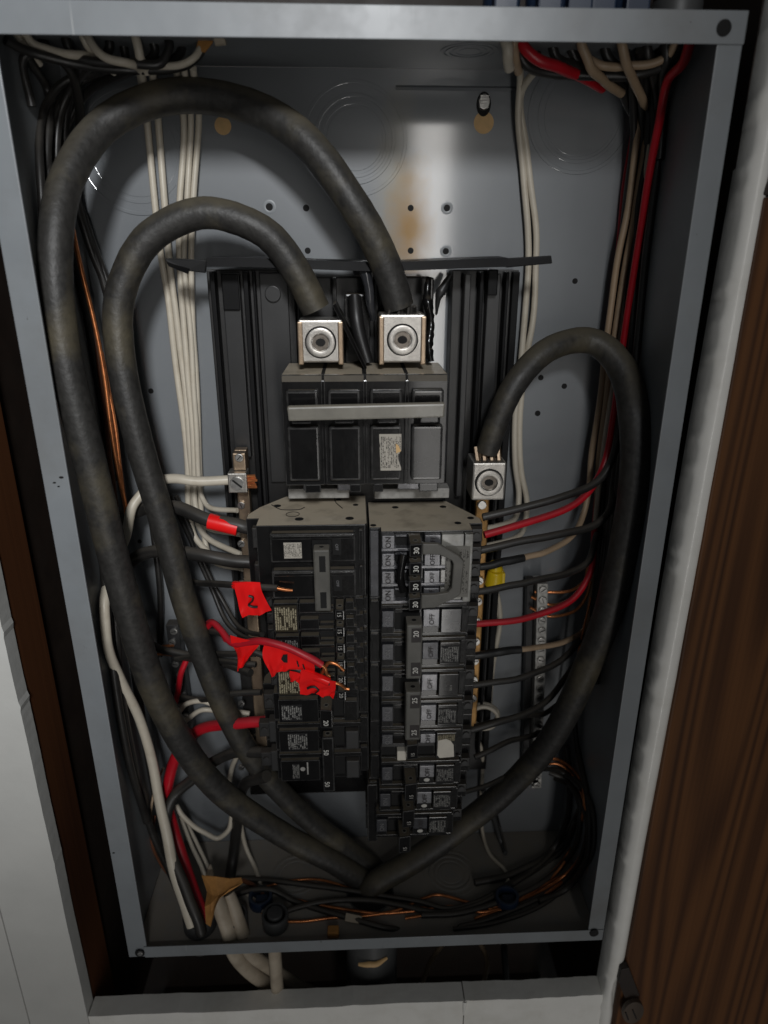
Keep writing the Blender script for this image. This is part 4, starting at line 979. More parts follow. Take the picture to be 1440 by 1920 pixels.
piece('tape_wrap', 'tape', w, .0028, [(440, 1097, 30), (464, 1098.5, 22.6), (487, 1100, 20)], 12, 4)
f = patch('tape_flag', [[(439, 1093, 20), (464, 1091, 17.5), (487, 1092, 16)], [(441, 1106, 19.5), (466, 1106, 17), (490, 1105, 15.5)], [(446, 1130, 20.5), (472, 1129, 19), (500, 1127, 17)], [(455, 1157, 22), (482, 1153, 21), (509, 1146, 19)]], 'tape', w)
marker(f, [[(466, 1117, 17.0), (474, 1120, 16.8), (473, 1127, 17.2), (466, 1134, 18.4), (472, 1137, 18.4), (483, 1138, 17.8)]])
# bundle of taped red and black wires lying over the tandem breakers
w = W('red_wire', 'loose red wire with bent copper tip wrapped in torn red tape', 'rwire', [2.2, 2.2, 2.2, 2.4, 2.6, 2.6, 2.6, 2.5],
  [(388, 1176, 50), (400, 1168, 44), (414, 1182, 36), (436, 1206, 26), (490, 1202, 17), (540, 1215, 12), (575, 1230, 10), (604, 1247, 9)])
piece('copper_tip', 'copper', w, [.0012, .0012, .0010], [(602, 1246, 9), (610, 1253, 9), (614, 1264, 10), (619, 1268, 10)], 8)
f = patch('tape_flag', [[(431, 1191, 24), (452, 1197, 20), (474, 1202, 17)], [(434, 1205, 24), (456, 1209, 20), (486, 1208, 16)], [(444, 1230, 26), (458, 1228, 22), (474, 1222, 19)], [(446, 1258, 28), (453, 1252, 26), (464, 1240, 23)]], 'tape', w)
f = patch('tape_flag', [[(498, 1202, 14), (520, 1206, 12.5), (548, 1215, 11.5), (588, 1236, 9.5)], [(492, 1222, 16), (518, 1222, 15), (548, 1230, 14), (590, 1254, 13)], [(498, 1246, 18), (520, 1246, 17), (545, 1246, 16), (590, 1262, 15)], [(510, 1269, 20), (522, 1262, 18.5), (543, 1256, 17), (590, 1272, 17)]], 'tape', w)
marker(f, [[(557, 1240, 13.2), (560, 1250, 13.6)], [(568, 1246, 13.0), (571, 1255, 13.4)]], .0006)
c = at(533, 1230, .0138); mb = MB(); mb.prism([at(527, 1236, .0133), at(531, 1228, .0133), at(539, 1227, .0133), at(539, 1243, .0133), at(532, 1242, .0133)], (0, .0003, 0)); mb.build('torn_gap', M['pit'], f)
w = W('black_wire', 'loose black wire with copper tip and red flag with a curved black mark', 'kwire', [2.2, 2.2, 2.2, 2.2, 2.3],
  [(384, 1184, 56), (410, 1186, 42), (440, 1205, 32), (540, 1248, 20), (620, 1280, 12)])
piece('copper_tip', 'copper', w, [.0012, .0012, .0010], [(615, 1277, 12), (636, 1283, 12), (648, 1291, 13), (655, 1292, 13)], 8)
piece('tape_wrap', 'tape', w, .0029, [(566, 1258, 18), (596, 1270, 14), (618, 1279, 12)], 12, 4)
f = patch('tape_flag', [[(566, 1256, 13), (598, 1268, 11), (619, 1276, 9.5), (630, 1278, 9)], [(562, 1272, 14), (595, 1279, 12), (618, 1288, 11), (629, 1290, 10.5)], [(561, 1287, 15.5), (592, 1291, 14), (615, 1297, 13), (628, 1299, 12.5)], [(563, 1301, 16.5), (590, 1302, 15.5), (610, 1306, 14.5), (625, 1308, 14)]], 'tape', w)
marker(f, [[(576, 1291, 13.6), (583, 1288, 13.0), (593, 1289, 12.6), (597, 1294, 12.6), (590, 1301, 13.6)]])
f = patch('tape_flag', [[(543, 1258, 16), (560, 1262, 15), (572, 1268, 14)], [(543, 1270, 17), (558, 1273, 16), (570, 1277, 15)], [(545, 1277, 18), (556, 1279, 17), (566, 1282, 16)]], 'tape', w)
w = W('copper_wire', 'short bent copper wire end lying over the tandem switches', 'copper', [1.5, 1.3, 1.2, 1.1], [(604, 1262, 18), (618, 1242, 14), (632, 1246, 13), (645, 1257, 13)])
W('red_wire', 'red wire loop curling behind the second big cable beside the red tape', 'rwire', 2.2, [(352, 1200, 90), (372, 1188, 74), (386, 1172, 58), (400, 1167, 50), (412, 1180, 42), (425, 1200, 34)])
GLB = 'black wires to the tandem breakers'
W('black_wire', 'upper black wire running to the tandem breaker under the torn red tape', 'kwire', 2.2, [(330, 1236, 80), (380, 1228, 66), (440, 1226, 46), (480, 1226, 42)], group=GLB)
W('black_wire', 'lower black wire running to the tandem breaker under the torn red tape', 'kwire', 2.2, [(330, 1232, 82), (380, 1238, 66), (440, 1242, 46), (480, 1246, 42)], group=GLB)
W('black_wire', 'black wire crossing level to the tandem breaker marked 20', 'kwire', 2.3, [(286, 1288, 96), (330, 1305, 84), (380, 1312, 70), (430, 1301, 52), (490, 1298, 44)], group=GLB)
W('black_wire', 'black wire sweeping to the left ground bar between the big cables', 'kwire', 3.0, [(262, 1190, 90), (290, 1212, 86), (320, 1222, 82), (350, 1228, 80), (400, 1236, 70), (470, 1262, 44)])
W('copper_wire', 'upper bare copper wire ending at the left ground bar', 'copper', 1.1, [(270, 1222, 96), (298, 1213, 94), (326, 1210, 92)], group='copper wires at the left ground bar')
W('copper_wire', 'lower bare copper wire ending at the left ground bar', 'copper', 1.1, [(268, 1232, 96), (296, 1227, 94), (328, 1228, 92)], group='copper wires at the left ground bar')
W('red_wire', 'red wire standing upright over the left ground bar', 'rwire', 2.3, [(352, 1230, 78), (342, 1258, 76), (334, 1290, 78), (328, 1318, 84), (322, 1345, 92)])
W('white_wire', 'upper curved white wire over the left ground bar', 'wwire', 2.0, [(322, 1362, 92), (334, 1338, 80), (350, 1320, 74), (378, 1314, 70), (420, 1330, 72), (468, 1338, 70)])
W('white_wire', 'lower white wire slanting over the left ground bar', 'wwire', 2.0, [(336, 1362, 88), (352, 1348, 78), (378, 1332, 72), (410, 1332, 74), (462, 1346, 74)])
w = W('red_wire', 'thick red wire from the single 20 breaker down to the bottom clamp', 'rwire', [4.2, 4.2, 4.2, 4.3, 4.4, 4.4, 4.4, 4.4, 4.4, 4.3, 4.2, 4.2],
  [(500, 1352, 44), (465, 1355, 46), (420, 1358, 52), (372, 1370, 62), (340, 1402, 68), (320, 1445, 70), (313, 1495, 68), (325, 1550, 62), (343, 1610, 50), (363, 1668, 34), (378, 1705, 24), (384, 1730, 18)])
W('black_wire', 'thick black wire from the 50 breaker curving down beside the red wire', 'kwire', 4.3, [(500, 1410, 46), (440, 1412, 56), (400, 1428, 64), (362, 1460, 66), (328, 1492, 62), (309, 1540, 50), (322, 1602, 36), (346, 1662, 22), (366, 1712, 12), (378, 1750, 9)])
W('black_wire', 'thick black wire dropping straight down behind the crossing big cables', 'kwire', 4.6, [(500, 1455, 46), (460, 1470, 60), (448, 1520, 74), (440, 1580, 80), (432, 1640, 78), (424, 1700, 66)])
W('white_wire', 'white wire hanging in a deep loop left of the crossing big cables', 'wwire', 2.1, [(330, 1510, 80), (345, 1532, 76), (378, 1558, 74), (408, 1571, 74), (428, 1556, 76), (434, 1525, 80), (428, 1480, 86), (436, 1440, 84), (452, 1400, 74)])
W('white_wire', 'thin white wire slanting down to the brown paper wrapper', 'wwire', 1.9, [(338, 1530, 82), (352, 1568, 78), (368, 1605, 74), (386, 1645, 68), (402, 1690, 62)])
W('white_wire', 'thin greyish wire just right of the slanting white wire', 'wwire', 1.6, [(344, 1530, 88), (366, 1576, 84), (388, 1620, 78), (404, 1660, 70)])
W('white_wire', 'white wire peeking out right of the straight black drop', 'wwire', 1.9, [(450, 1500, 92), (452, 1545, 90), (460, 1585, 88), (478, 1625, 84), (492, 1672, 74)])
W('brown_wire', 'thin tan wire bowing out left of the white wire near the bottom', 'twire', 1.1, [(306, 1440, 84), (290, 1480, 82), (283, 1520, 80), (291, 1560, 80), (303, 1590, 78), (320, 1625, 76)])
W('brown_wire', 'thin red brown wire bowing out at the lower left wall', 'bwire', 1.3, [(290, 1530, 86), (284, 1570, 84), (294, 1605, 82), (312, 1635, 80), (345, 1660, 76)])
GLW = 'black wires down the left wall'
W('black_wire', 'black wire running low along the left wall behind the long white wire', 'kwire', 3.0, [(205, 1000, 84), (215, 1150, 84), (228, 1300, 84), (250, 1430, 86), (285, 1560, 88), (330, 1660, 82), (360, 1740, 66)], group=GLW)
W('black_wire', 'black wire hugging the left wall nearest the flange', 'kwire', 3.0, [(190, 1000, 78), (202, 1150, 78), (218, 1290, 78), (240, 1420, 80), (275, 1540, 84)], group=GLW)
W('black_wire', 'dark wire coming out behind the thickest cable on the left wall', 'kwire', 3.2, [(225, 960, 92), (240, 1150, 94), (258, 1300, 94), (285, 1450, 94), (310, 1580, 90)], group=GLW)

# --- right side: white pair
GW = 'white wires right of the bus frame'
W('white_wire', 'left wire of the white pair right of the bus frame', 'wwire', 2.2, [(955, 62, 60), (966, 100, 70), (975, 150, 92), (972, 230, 101), (982, 330, 104), (990, 420, 104), (990, 500, 104), (985, 580, 104), (975, 680, 103), (967, 780, 102), (966, 870, 101), (974, 930, 100), (966, 970, 94), (935, 985, 84), (905, 992, 78)], group=GW)
W('white_wire', 'right wire of the white pair right of the bus frame', 'wwire', 2.2, [(1010, 128, 72), (990, 150, 88), (976, 190, 100), (986, 280, 103), (998, 370, 104), (1006, 450, 104), (1005, 520, 104), (998, 600, 103), (984, 690, 103), (975, 780, 103), (978, 880, 102), (987, 950, 101), (978, 1000, 96), (945, 1015, 86), (905, 1025, 78)], group=GW)
GW2 = 'white wires behind the right breakers'
W('white_wire', 'inner white wire dropping behind the yellow connector', 'wwire', 2.1, [(922, 1100, 92), (930, 1140, 94), (918, 1200, 96), (914, 1260, 97), (910, 1310, 96), (898, 1330, 88)], group=GW2)
W('white_wire', 'outer white wire dropping behind the yellow connector', 'wwire', 2.1, [(928, 1100, 96), (938, 1150, 98), (930, 1210, 99), (922, 1270, 100), (918, 1320, 99), (905, 1380, 94)], group=GW2)
P = []
for k in range(30):
    t = k/29*2*math.pi*2.1+2.6; P.append((908+25*math.cos(t), 1338+19*math.sin(t)+k*.35, 86-k*.5))
W('white_wire', 'small coil of white wire beside the 25 breaker', 'wwire', 1.8, P, sub=3)
W('white_wire', 'thin white wire hanging behind the foot of the right cable', 'wwire', 1.6, [(895, 1385, 90), (902, 1400, 88), (905, 1440, 96), (902, 1500, 100), (905, 1560, 100), (918, 1600, 98), (945, 1630, 90), (953, 1648, 84), (945, 1665, 78)])
# --- right side: vertical bundle
GR = 'wires running down the right wall'
W('red_wire', 'bright red wire from the top right corner to the breaker with the looped tie', 'rwire', [2.8, 2.8, 2.6, 2.5, 2.4, 2.3, 2.3, 2.3, 2.4, 2.5, 2.6, 2.6],
  [(1296, 70, 35), (1284, 112, 40), (1252, 150, 54), (1236, 235, 64), (1214, 350, 72), (1192, 480, 78), (1170, 640, 80), (1150, 780, 76), (1129, 880, 66), (1085, 940, 56), (1000, 976, 48), (908, 1003, 42)])
W('red_wire', 'darker red wire behind the right cable that enters the 20 breaker', 'rwire', [1.8, 1.8, 1.8, 1.8, 1.8, 1.9, 2.2, 2.4, 2.4, 2.4, 2.4], [(1195, 200, 104), (1174, 330, 105), (1162, 440, 105), (1150, 600, 105), (1136, 760, 105), (1122, 900, 100), (1114, 1000, 84), (1104, 1080, 64), (1070, 1126, 56), (990, 1158, 48), (885, 1171, 43)])
W('tan_wire', 'leftmost tan wire in the right wall bundle', 'twire', 2.2, [(1180, 130, 70), (1205, 180, 86), (1195, 260, 93), (1178, 380, 95), (1160, 480, 95), (1142, 600, 95), (1128, 720, 95), (1112, 840, 94), (1104, 910, 88), (1094, 965, 80), (1066, 1012, 68), (1020, 1035, 56), (980, 1046, 50)], group=GR)
W('tan_wire', 'right tan wire in the bundle passing behind the loop of the right cable', 'twire', 2.1, [(1210, 150, 80), (1212, 240, 92), (1192, 380, 93), (1172, 500, 93), (1152, 630, 93), (1138, 740, 92), (1124, 860, 90), (1118, 960, 90), (1112, 1050, 92), (1108, 1120, 94), (1096, 1180, 84), (1060, 1202, 66), (1000, 1215, 52), (975, 1218, 49)], group=GR)
W('white_wire', 'cream wire between the tan wire and the bright red wire on the right', 'wwire', 1.7, [(1240, 150, 78), (1222, 250, 92), (1200, 380, 97), (1180, 500, 97), (1160, 640, 95), (1142, 760, 90), (1128, 870, 86), (1116, 980, 88), (1110, 1080, 92)], group=GR)
for i, (dx, r) in enumerate(((6, 2.4), (16, 2.4), (-10, 2.2), (28, 2.6), (40, 2.4))):
    W('black_wire', 'black wire running down the right wall among the red and tan wires', 'kwire', r, [(1190+dx*1.6, 95, 55+i*3), (1195+dx, 160, 74+i*2), (1198+dx, 260, 94), (1182+dx, 390, 99), (1168+dx, 500, 99), (1155+dx, 640, 100), (1146+dx, 780, 99), (1140+dx*.7, 900, 98), (1130+dx*.6, 1020, 97), (1115+dx*.5, 1150, 98), (1098+dx*.5, 1280, 99)], group='black wires down the right wall')
GRB = 'black wires to the right breakers'
W('black_wire', 'topmost black wire crossing to the breaker with the looped tie', 'kwire', 2.7, [(1172, 720, 84), (1160, 800, 72), (1146, 868, 62), (1112, 908, 56), (1050, 933, 50), (980, 952, 47), (905, 970, 46)], group=GRB)
W('black_wire', 'second black wire crossing, below the bright red wire', 'kwire', 2.7, [(1162, 800, 86), (1152, 900, 74), (1140, 960, 62), (1110, 987, 55), (1040, 1003, 49), (970, 1017, 46), (900, 1032, 44)], group=GRB)
W('black_wire', 'third black wire crossing, just below the yellow connector', 'kwire', 2.5, [(1120, 1000, 82), (1100, 1055, 68), (1060, 1076, 58), (1000, 1089, 50), (950, 1100, 46), (895, 1110, 43)], group=GRB)
W('black_wire', 'black wire crossing to the upper pole of the 25 breaker', 'kwire', 2.4, [(1096, 1180, 86), (1078, 1212, 72), (1040, 1246, 58), (985, 1268, 49), (930, 1279, 45), (880, 1286, 43)], group=GRB)
W('black_wire', 'black wire crossing to the lower pole of the 25 breaker', 'kwire', 2.5, [(1078, 1245, 92), (1050, 1285, 76), (1020, 1318, 62), (985, 1338, 53), (935, 1354, 46), (880, 1370, 43)], group=GRB)
W('black_wire', 'thin black wire joining the lower wire of the 25 breaker', 'kwire', 2.1, [(1050, 1318, 90), (1020, 1338, 72), (985, 1343, 60), (940, 1350, 52), (890, 1362, 48)], group=GRB)
W('black_wire', 'black wire ending behind the white sticker breaker', 'kwire', 2.2, [(1020, 1372, 84), (990, 1381, 70), (955, 1390, 58), (925, 1404, 50), (890, 1420, 45)], group=GRB)
W('black_wire', 'lowest black wire crossing behind the right cable', 'kwire', 2.0, [(1090, 1480, 92), (1060, 1450, 88), (1020, 1442, 84), (960, 1452, 72), (915, 1472, 56), (860, 1488, 45)], group=GRB)
W('taped_wire', 'black tape sleeve over the tan wire beside the yellow connector', 'ktape', [2.9, 3.1, 3.0, 2.6], [(982, 1046, 50), (955, 1051, 47), (930, 1058, 45), (890, 1064, 43)])
W('taped_wire', 'black tape sleeve over the tan wire at the lower pole of the 20 breaker', 'ktape', [2.9, 3.1, 3.1, 2.6], [(977, 1218, 49), (945, 1221, 47), (920, 1225, 45), (875, 1232, 43)])
# yellow wire connector
yn = empty('wire_connector', at(928, 1098, .066), 'yellow twist-on wire connector behind the looped tie breaker', 'wire connector')
mb = MB(); c = at(926, 1096, .066); mb.cyl(c, (.05, -.1, 1), .0072, .012, 16, r2=.0058); mb.build('connector_shell', M['yellow'], yn, .0008, True)
mb = MB(); c = at(928, 1066, .066); mb.cyl(c, (.05, -.1, 1), .0060, .0050, 16, r2=.0042); mb.build('connector_tip', M['yellow'], yn, .0006, True)
mb = MB(); c = at(938, 1092, .063); mb.box(c.x-.0012, c.x+.0030, c.y-.002, c.y+.006, c.z-.002, c.z+.008); mb.build('connector_wing', M['yellow'], yn, .0008)
# copper at the right ground bar
GCB = 'copper wires at the right ground bar'
for i, (p, l) in enumerate((([(1096, 1090, 84), (1070, 1108, 88), (1040, 1110, 92), (1002, 1110, 93)], 'uppermost bare copper wire at the right ground bar'),
          ([(1104, 1060, 86), (1088, 1110, 84), (1060, 1128, 86), (1030, 1134, 92), (996, 1119, 93)], 'bare copper wire at the right ground bar just above the red wire'),
          ([(1108, 1090, 84), (1095, 1128, 82), (1072, 1148, 86), (1030, 1156, 92), (994, 1139, 93)], 'bare copper wire at the right ground bar just below the red wire'))):
    W('copper_wire', l, 'copper', 1.2, p, group=GCB)
W('copper_wire', 'thin copper wire following the left edge of the right cable', 'copper', .9, [(1108, 1120, 78), (1092, 1190, 76), (1078, 1260, 80), (1062, 1330, 86)], group=GCB)

# --- top right bundle
W('red_wire', 'short dark red wire sagging under the flange at top right', 'rwire', 3.0, [(968, 66, 55), (982, 88, 52), (1010, 112, 52), (1045, 126, 56), (1075, 136, 64), (1130, 165, 82)])
GT2 = 'pale wires in the top right bundle'
W('white_wire', 'white cable stub dropping straight in right of the oval knockout', 'wwire', 3.0, [(948, 58, 48), (949, 80, 47), (951, 100, 48), (955, 128, 58)], group=GT2)
W('tan_wire', 'tan wire next to the white cable stub at top right', 'twire', 2.4, [(962, 58, 50), (964, 80, 50), (966, 105, 54), (972, 135, 66)], group=GT2)
W('tan_wire', 'tan wire curving down under the flange, left of the two at top right', 'twire', 2.6, [(1088, 62, 50), (1092, 90, 50), (1108, 125, 54), (1130, 150, 64), (1165, 175, 82)], group=GT2)
W('tan_wire', 'tan wire curving down under the flange, right of the two at top right', 'twire', 2.6, [(1163, 62, 48), (1168, 95, 48), (1178, 130, 54), (1192, 160, 66), (1210, 200, 84)], group=GT2)
W('tan_wire', 'tan wire lying level between the curved tan wires at top right', 'twire', 2.3, [(1105, 112, 60), (1135, 125, 58), (1165, 124, 58), (1205, 122, 56), (1250, 106, 52), (1270, 72, 46)], group=GT2)
for i, p in enumerate((((965, 70, 60), (985, 120, 62), (1030, 138, 66), (1100, 140, 66), (1190, 140, 64), (1250, 120, 56), (1285, 72, 50)),
          ((1030, 64, 60), (1045, 108, 62), (1090, 130, 68), (1150, 150, 80), (1185, 210, 94)),
          ((1060, 64, 64), (1085, 118, 68), (1140, 140, 76), (1180, 180, 88), (1192, 260, 97)),
          ((1130, 62, 60), (1140, 110, 62), (1180, 140, 70), (1215, 190, 84), (1216, 270, 94)),
          ((1210, 62, 56), (1214, 100, 56), (1225, 140, 64), (1232, 200, 80), (1226, 280, 92)),
          ((1245, 62, 52), (1248, 105, 52), (1245, 140, 60), (1245, 200, 78), (1236, 300, 90)),
          ((1000, 66, 66), (1010, 110, 70), (1060, 128, 76), (1130, 128, 74), (1200, 128, 70), (1262, 112, 64), (1290, 78, 58)))):
    W('black_wire', 'black wire in the dark bundle crowding the top right corner', 'kwire', 2.8, p, group='black wires in the top right bundle')

# --- bottom: strands crossing the floor of the box
GB = 'wires crossing the floor of the box'
W('black_wire', 'upper black wire crossing the floor from the brown paper to the right', 'kwire', 2.2, [(400, 1672, 66), (430, 1652, 70), (490, 1650, 70), (600, 1663, 64), (700, 1676, 58), (790, 1692, 54), (840, 1703, 52), (890, 1693, 54), (950, 1660, 62), (1010, 1622, 74), (1050, 1580, 86), (1085, 1520, 92)], group=GB)
W('black_wire', 'black wire rising over the white cable then sinking to the front flange', 'kwire', 2.3, [(404, 1712, 46), (415, 1695, 46), (445, 1676, 47), (500, 1668, 47), (550, 1688, 42), (640, 1718, 34), (720, 1738, 28), (810, 1752, 22)], group=GB)
W('black_wire', 'black wire leaving the frayed middle connector across the floor', 'kwire', 2.3, [(520, 1716, 36), (550, 1704, 38), (610, 1690, 42), (690, 1688, 46), (750, 1697, 46), (830, 1712, 44), (900, 1694, 48), (970, 1652, 62), (1050, 1598, 82), (1080, 1540, 90)], group=GB)
W('copper_wire', 'thin copper wire arching over the upper black floor wire', 'copper', 1.0, [(500, 1662, 66), (545, 1651, 68), (590, 1649, 68), (640, 1660, 64), (690, 1678, 58), (735, 1698, 52), (800, 1702, 52)], group=GB)
W('copper_wire', 'copper wire running along the middle of the floor', 'copper', 1.2, [(540, 1684, 50), (600, 1697, 46), (700, 1712, 42), (770, 1709, 42), (850, 1700, 44), (905, 1710, 42), (960, 1694, 48), (1010, 1664, 60), (1060, 1640, 72)], group=GB)
W('copper_wire', 'bright copper wire leaving the frayed middle connector', 'copper', 1.2, [(520, 1728, 32), (560, 1728, 32), (620, 1721, 34), (680, 1718, 36), (740, 1708, 40), (800, 1682, 50), (825, 1678, 52), (880, 1693, 48), (940, 1706, 44), (1000, 1690, 50), (1060, 1650, 66)], group=GB)
W('copper_wire', 'copper wire sweeping up the lower right corner', 'copper', 1.2, [(900, 1700, 44), (960, 1684, 50), (1020, 1650, 64), (1065, 1600, 80), (1090, 1540, 90), (1095, 1490, 94), (1080, 1450, 96), (1050, 1425, 96), (1020, 1425, 96)], group=GB)
W('copper_wire', 'second copper wire curling below the right ground bar', 'copper', 1.1, [(1012, 1432, 95), (1040, 1422, 95), (1065, 1440, 94), (1085, 1475, 92), (1098, 1520, 88), (1100, 1560, 84), (1092, 1605, 80)], group=GB)
GK = 'loops of black wire in the lower right corner'
W('black_wire', 'outermost black loop in the lower right corner of the box', 'kwire', 1.7, [(1050, 1450, 98), (1090, 1470, 92), (1112, 1520, 84), (1112, 1590, 74), (1080, 1650, 58), (1010, 1700, 38), (930, 1730, 26), (850, 1742, 22)], group=GK)
W('black_wire', 'second black loop in the lower right corner of the box', 'kwire', 1.9, [(1040, 1460, 99), (1078, 1480, 95), (1100, 1540, 88), (1092, 1600, 78), (1060, 1650, 66), (1000, 1690, 50), (920, 1722, 34), (860, 1738, 26)], group=GK)
W('black_wire', 'third black loop in the lower right corner, against the back', 'kwire', 3.0, [(1062, 1400, 101), (1068, 1470, 101), (1062, 1540, 100), (1035, 1595, 96), (990, 1625, 88), (940, 1645, 80), (890, 1655, 74)], group=GK)
W('black_wire', 'fourth black loop in the lower right corner, beside the wall', 'kwire', 2.4, [(1075, 1300, 101), (1082, 1400, 100), (1098, 1480, 94), (1106, 1550, 84), (1098, 1620, 72), (1060, 1668, 58), (1010, 1690, 50)], group=GK)
W('copper_wire', 'bright copper wire arching along the lower right wall', 'copper', 1.1, [(1000, 1440, 92), (1045, 1432, 90), (1075, 1455, 86), (1094, 1500, 80), (1100, 1548, 72), (1090, 1600, 62), (1060, 1640, 54), (1010, 1672, 48), (950, 1700, 38), (890, 1722, 28)], group=GB)
W('copper_wire', 'copper wire lying lowest on the floor toward the right', 'copper', 1.1, [(760, 1722, 30), (820, 1712, 34), (880, 1706, 38), (940, 1698, 40), (1000, 1672, 48), (1040, 1640, 58), (1070, 1600, 70)], group=GB)
W('black_wire', 'fifth black loop in the lower right corner, nearest the copper', 'kwire', 2.4, [(1030, 1448, 96), (1062, 1462, 90), (1086, 1510, 82), (1084, 1570, 74), (1056, 1622, 66), (1000, 1664, 56), (930, 1694, 44), (860, 1712, 36), (790, 1716, 34)], group=GK)
W('grey_wire', 'dark grey strap hanging below the right cable', 'conduit', 2.2, [(905, 1480, 98), (925, 1530, 98), (940, 1580, 97), (948, 1600, 96)])
W('black_wire', 'thin black line hanging just right of the grey strap', 'kwire', 1.0, [(925, 1500, 100), (938, 1550, 100), (950, 1600, 98)])
p = at(1004, 1455, .09); mb = MB(); mb.box(p.x-.003, p.x+.003, .088, .097, p.z-.010, p.z+.006); tag(mb.build('bar_clip', M['rail'], None, .0006), 'small dark clip under the lower end of the right ground bar', 'clip')

# --- bottom cables, connectors, wrappers
def connector(px, py, Y, r, label, m='conduit'):
    c = on_floor(px, py, .002)
    o = empty('cable_connector', (c.x, c.y, 0), label, 'cable connector')
    mb = MB(); mb.ring(c, (0, 0, 1), r*.80/1000, r/1000, .0125, 28); mb.build('connector_ring', M[m], o, .0008, True)
    mb = MB(); mb.cyl((c.x, c.y, .0018), (0, 0, 1), r*.72/1000, .001, 20); mb.build('connector_throat', M['pit'], o)
    mb = MB(); mb.cyl((c.x, c.y, -.018), (0, 0, 1), r*.86/1000, .0178, 24); mb.build('connector_neck', M[m], o, .0008, True)
    return o
connector(376, 1736, 34, 13, 'grey cable connector in the floor holding the red, white and black thick wires')
connector(440, 1736, 34, 11, 'grey cable connector in the floor holding the flat cream cables')
o = connector(517, 1734, 28, 10.5, 'grey cable connector in the floor with frayed paper, below the middle')
mb = MB(); c = on_floor(517, 1734, .002); mb.cyl((c.x, c.y, .003), (0, 0, 1), .0062, .013, 20); mb.build('cable_jacket', M['conduit'], o, .0008, True)
def bluec(px, py, Y, label):
    c = on_floor(px, py, .004); o = empty('cable_clamp', (c.x, c.y, .001), label, 'cable clamp')
    mb = MB(); mb.ring((c.x, c.y, .0022), (0, 0, 1), .0072, .0098, .009, 26); mb.build('clamp_collar', M['blue'], o, .0008, True)
    mb = MB(); mb.box(c.x-.004, c.x+.006, c.y-.004, c.y+.004, .002, .0075); mb.build('clamp_wedge', M['blue'], o, .0008)
    return o
bluec(489, 1690, 60, 'blue plastic cable clamp in the floor behind the frayed connector')
bluec(950, 1690, 60, 'blue plastic cable clamp in the floor on the right')
for i, (px, l) in enumerate(((940, 'leftmost blue clamp above the top flange'), (1020, 'second blue clamp above the top flange'), (1075, 'third blue clamp above the top flange'), (1118, 'fourth blue clamp above the top flange'), (1180, 'rightmost blue clamp above the top flange'))):
    c = at(px, 2, .030); c.z = H+.0002
    o = empty('cable_clamp', (c.x, c.y, H), l, 'cable clamp', 'blue clamps above the box')
    mb = MB(); mb.cyl((c.x, .030, H), (0, 0, 1), .0095, .016, 20); mb.build('clamp_body', M['blue'], o, .001, True)
    mb = MB(); mb.box(c.x-.006, c.x+.006, .016, .022, H+.001, H+.013); mb.build('clamp_tongue', M['blue'], o, .001)
# clamps for the top left bundle
c = at(1265, 2, .035); mb = MB(); mb.cyl((c.x, .032, H), (0, 0, 1), .013, .012, 22); tag(mb.build('cable_connector', M['conduit'], None, .001, True), 'grey metal connector above the top flange at right', 'cable connector')
# flat cream cables
def flatcable(label, pts, w, group=None, m='sheath'): return W('sheathed_cable', label, m, w, pts, 'cable', group, n=14, flat=.75)
GS = 'cream sheathed cables through the floor'
flatcable('left of two flat cream cables rising through the floor connector', [(404, 1672, 24), (414, 1705, 17), (428, 1742, 12), (438, 1782, 12), (460, 1812, 18), (505, 1846, 28), (565, 1876, 40), (660, 1915, 56)], [5.0, 6.4, 6.8, 6.2, 6.0, 5.8, 5.6], GS)
flatcable('right of two flat cream cables rising through the floor connector', [(430, 1676, 26), (442, 1705, 20), (452, 1742, 14), (466, 1780, 16), (500, 1810, 26), (550, 1842, 38), (610, 1872, 52), (700, 1915, 66)], [4.4, 5.4, 5.6, 5.6, 5.4, 5.2, 5.2], GS)
flatcable('flat cream cable hanging straight down below the middle connector', [(515, 1760, 12), (516, 1810, 13), (521, 1850, 16), (530, 1890, 20), (540, 1935, 24)], 5.6, GS)
W('white_wire', 'white wire sticking out of the blue clamp toward the frayed connector', 'wwire', 1.9, [(462, 1672, 56), (478, 1690, 50), (492, 1705, 44), (505, 1722, 38)])
W('brown_wire', 'reddish brown wire inside the left blue floor clamp', 'bwire', 2.0, [(455, 1650, 66), (475, 1660, 66), (492, 1675, 62), (492, 1695, 58)])
# torn kraft paper
def crumple(name, label, pts, parent=None):
    P = [at(x, y, Y/1000) for x, y, Y in pts]; c = sum(P, Vector())/len(P); mb = MB(); n = len(P)
    mid = [p.lerp(c, .5)+Vector((0, -.0035*random.random(), 0)) for p in P]
    vs = P+mid+[c+Vector((0, -.001, 0))]; fs = [(i, (i+1) % n, n+(i+1) % n, n+i) for i in range(n)]+[(n+i, n+(i+1) % n, 2*n) for i in range(n)]
    k = len(vs); vs2 = vs+[v+Vector((0, .0006, 0)) for v in vs]; fs2 = fs+[tuple(j+k for j in f[::-1]) for f in fs]+[(i, i+k, (i+1) % n+k, (i+1) % n) for i in range(n)]
    mb.add(vs2, fs2); return tag(mb.build(name, M['paper'], None), label, 'paper')
crumple('paper_wrap', 'torn brown kraft paper around the wires at the lower left connector', [(378, 1642, 30), (404, 1644, 26), (430, 1648, 24), (452, 1646, 24), (455, 1656, 20), (430, 1668, 16), (412, 1684, 12), (402, 1705, 8), (395, 1738, 5), (386, 1732, 8), (384, 1700, 14), (388, 1672, 24)])
crumple('paper_wrap', 'torn brown paper at the mouth of the middle floor connector', [(476, 1720, 34), (488, 1704, 34), (503, 1706, 32), (520, 1708, 32), (524, 1722, 30), (516, 1734, 28), (500, 1722, 30), (488, 1716, 32)])
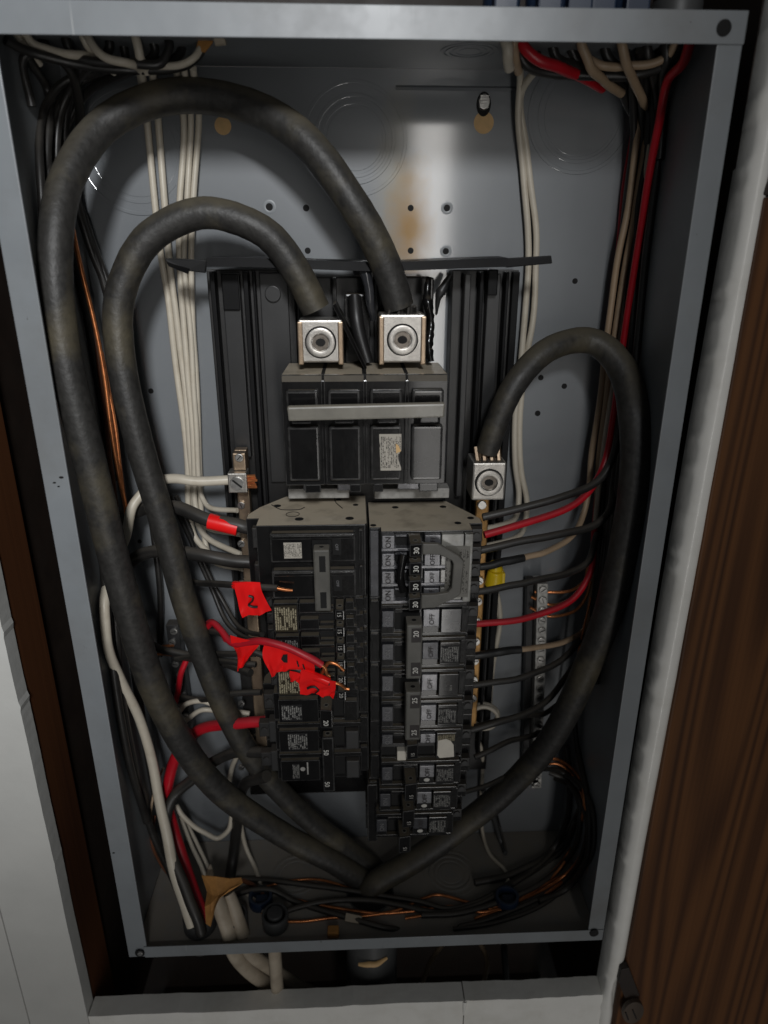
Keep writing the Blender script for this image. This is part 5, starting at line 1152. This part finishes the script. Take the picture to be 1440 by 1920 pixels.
mb = MB(); mb.tube([at(x, y, .05) for x, y in ((390, 1640), (394, 1622), (398, 1640))], [.0020, .0008, .0016], 6, 4); tag(mb.build('sheath_shred', M['sheath'], None, 0, True), 'pale shred of cable sheath sticking up behind the brown paper', 'shred')
# rubble on the floor in the middle
c = on_floor(625, 1752, .003); mb = MB(); mb.box(c.x-.0045, c.x+.0045, c.y-.003, c.y+.004, .002, .0085); tag(mb.build('debris', M['paper'], None, .001), 'rusty brown crumb lying behind the bottom flange', 'debris')
c = on_floor(663, 1732, .003); mb = MB(); mb.prism([(c.x-.007, c.y, .006), (c.x+.007, c.y-.002, .004), (c.x+.007, c.y+.003, .006), (c.x-.006, c.y+.005, .008)], (0, 0, .0014)); tag(mb.build('debris', M['sheath'], None, .0004), 'pale sliver lying under the floor wires', 'debris')
# floor hub for the service cables and the conduit under the box
c = on_floor(694, 1672, .003)
hub = empty('conduit', (c.x, c.y, -.2), 'grey conduit below the box where the three big cables go down', 'conduit')
mb = MB(); mb.ring((c.x, c.y, .0018), (0, 0, 1), .0185, .0200, .0012, 40); mb.build('conduit_bushing', M['conduit'], hub, .001, True)
mb = MB(); mb.cyl((c.x, c.y, .0016), (0, 0, 1), .0185, .0008, 36); mb.build('conduit_mouth', M['pit'], hub)
mb = MB(); mb.cyl((c.x+.001, c.y-.004, -.25), (0, 0, 1), .0220, .2485, 36); mb.build('conduit_pipe', M['conduit'], hub, .001, True)
mb = MB(); mb.cyl((c.x+.001, c.y-.004, -.022), (0, 0, 1), .0235, .0205, 36); mb.build('conduit_collar', M['conduit'], hub, .002, True)
mb = MB(); P = [at(672, 1808, c.y-.027), at(690, 1809, c.y-.0285), at(710, 1806, c.y-.0275), at(726, 1796, c.y-.024)]; mb.tube(P, [.0012, .0022, .0020, .0010], 8, 6, flat=.4); mb.build('paper_strip', M['tan_chip'], hub, 0, True)
W('thin_cable', 'left limb of a thin brown cable arching under the box on the right', 'twire', 2.2, [(780, 1890, 60), (790, 1850, 62), (806, 1805, 66), (830, 1770, 72)], 'cable')
W('thin_cable', 'right limb of a thin brown cable bending under the box on the right', 'twire', 2.2, [(900, 1768, 66), (912, 1800, 62), (908, 1840, 58), (890, 1885, 56)], 'cable')
W('thin_cable', 'dim upright cable in the dark gap under the box', 'kwire', 3.2, [(945, 1775, 80), (948, 1830, 80), (952, 1890, 80)], 'cable')
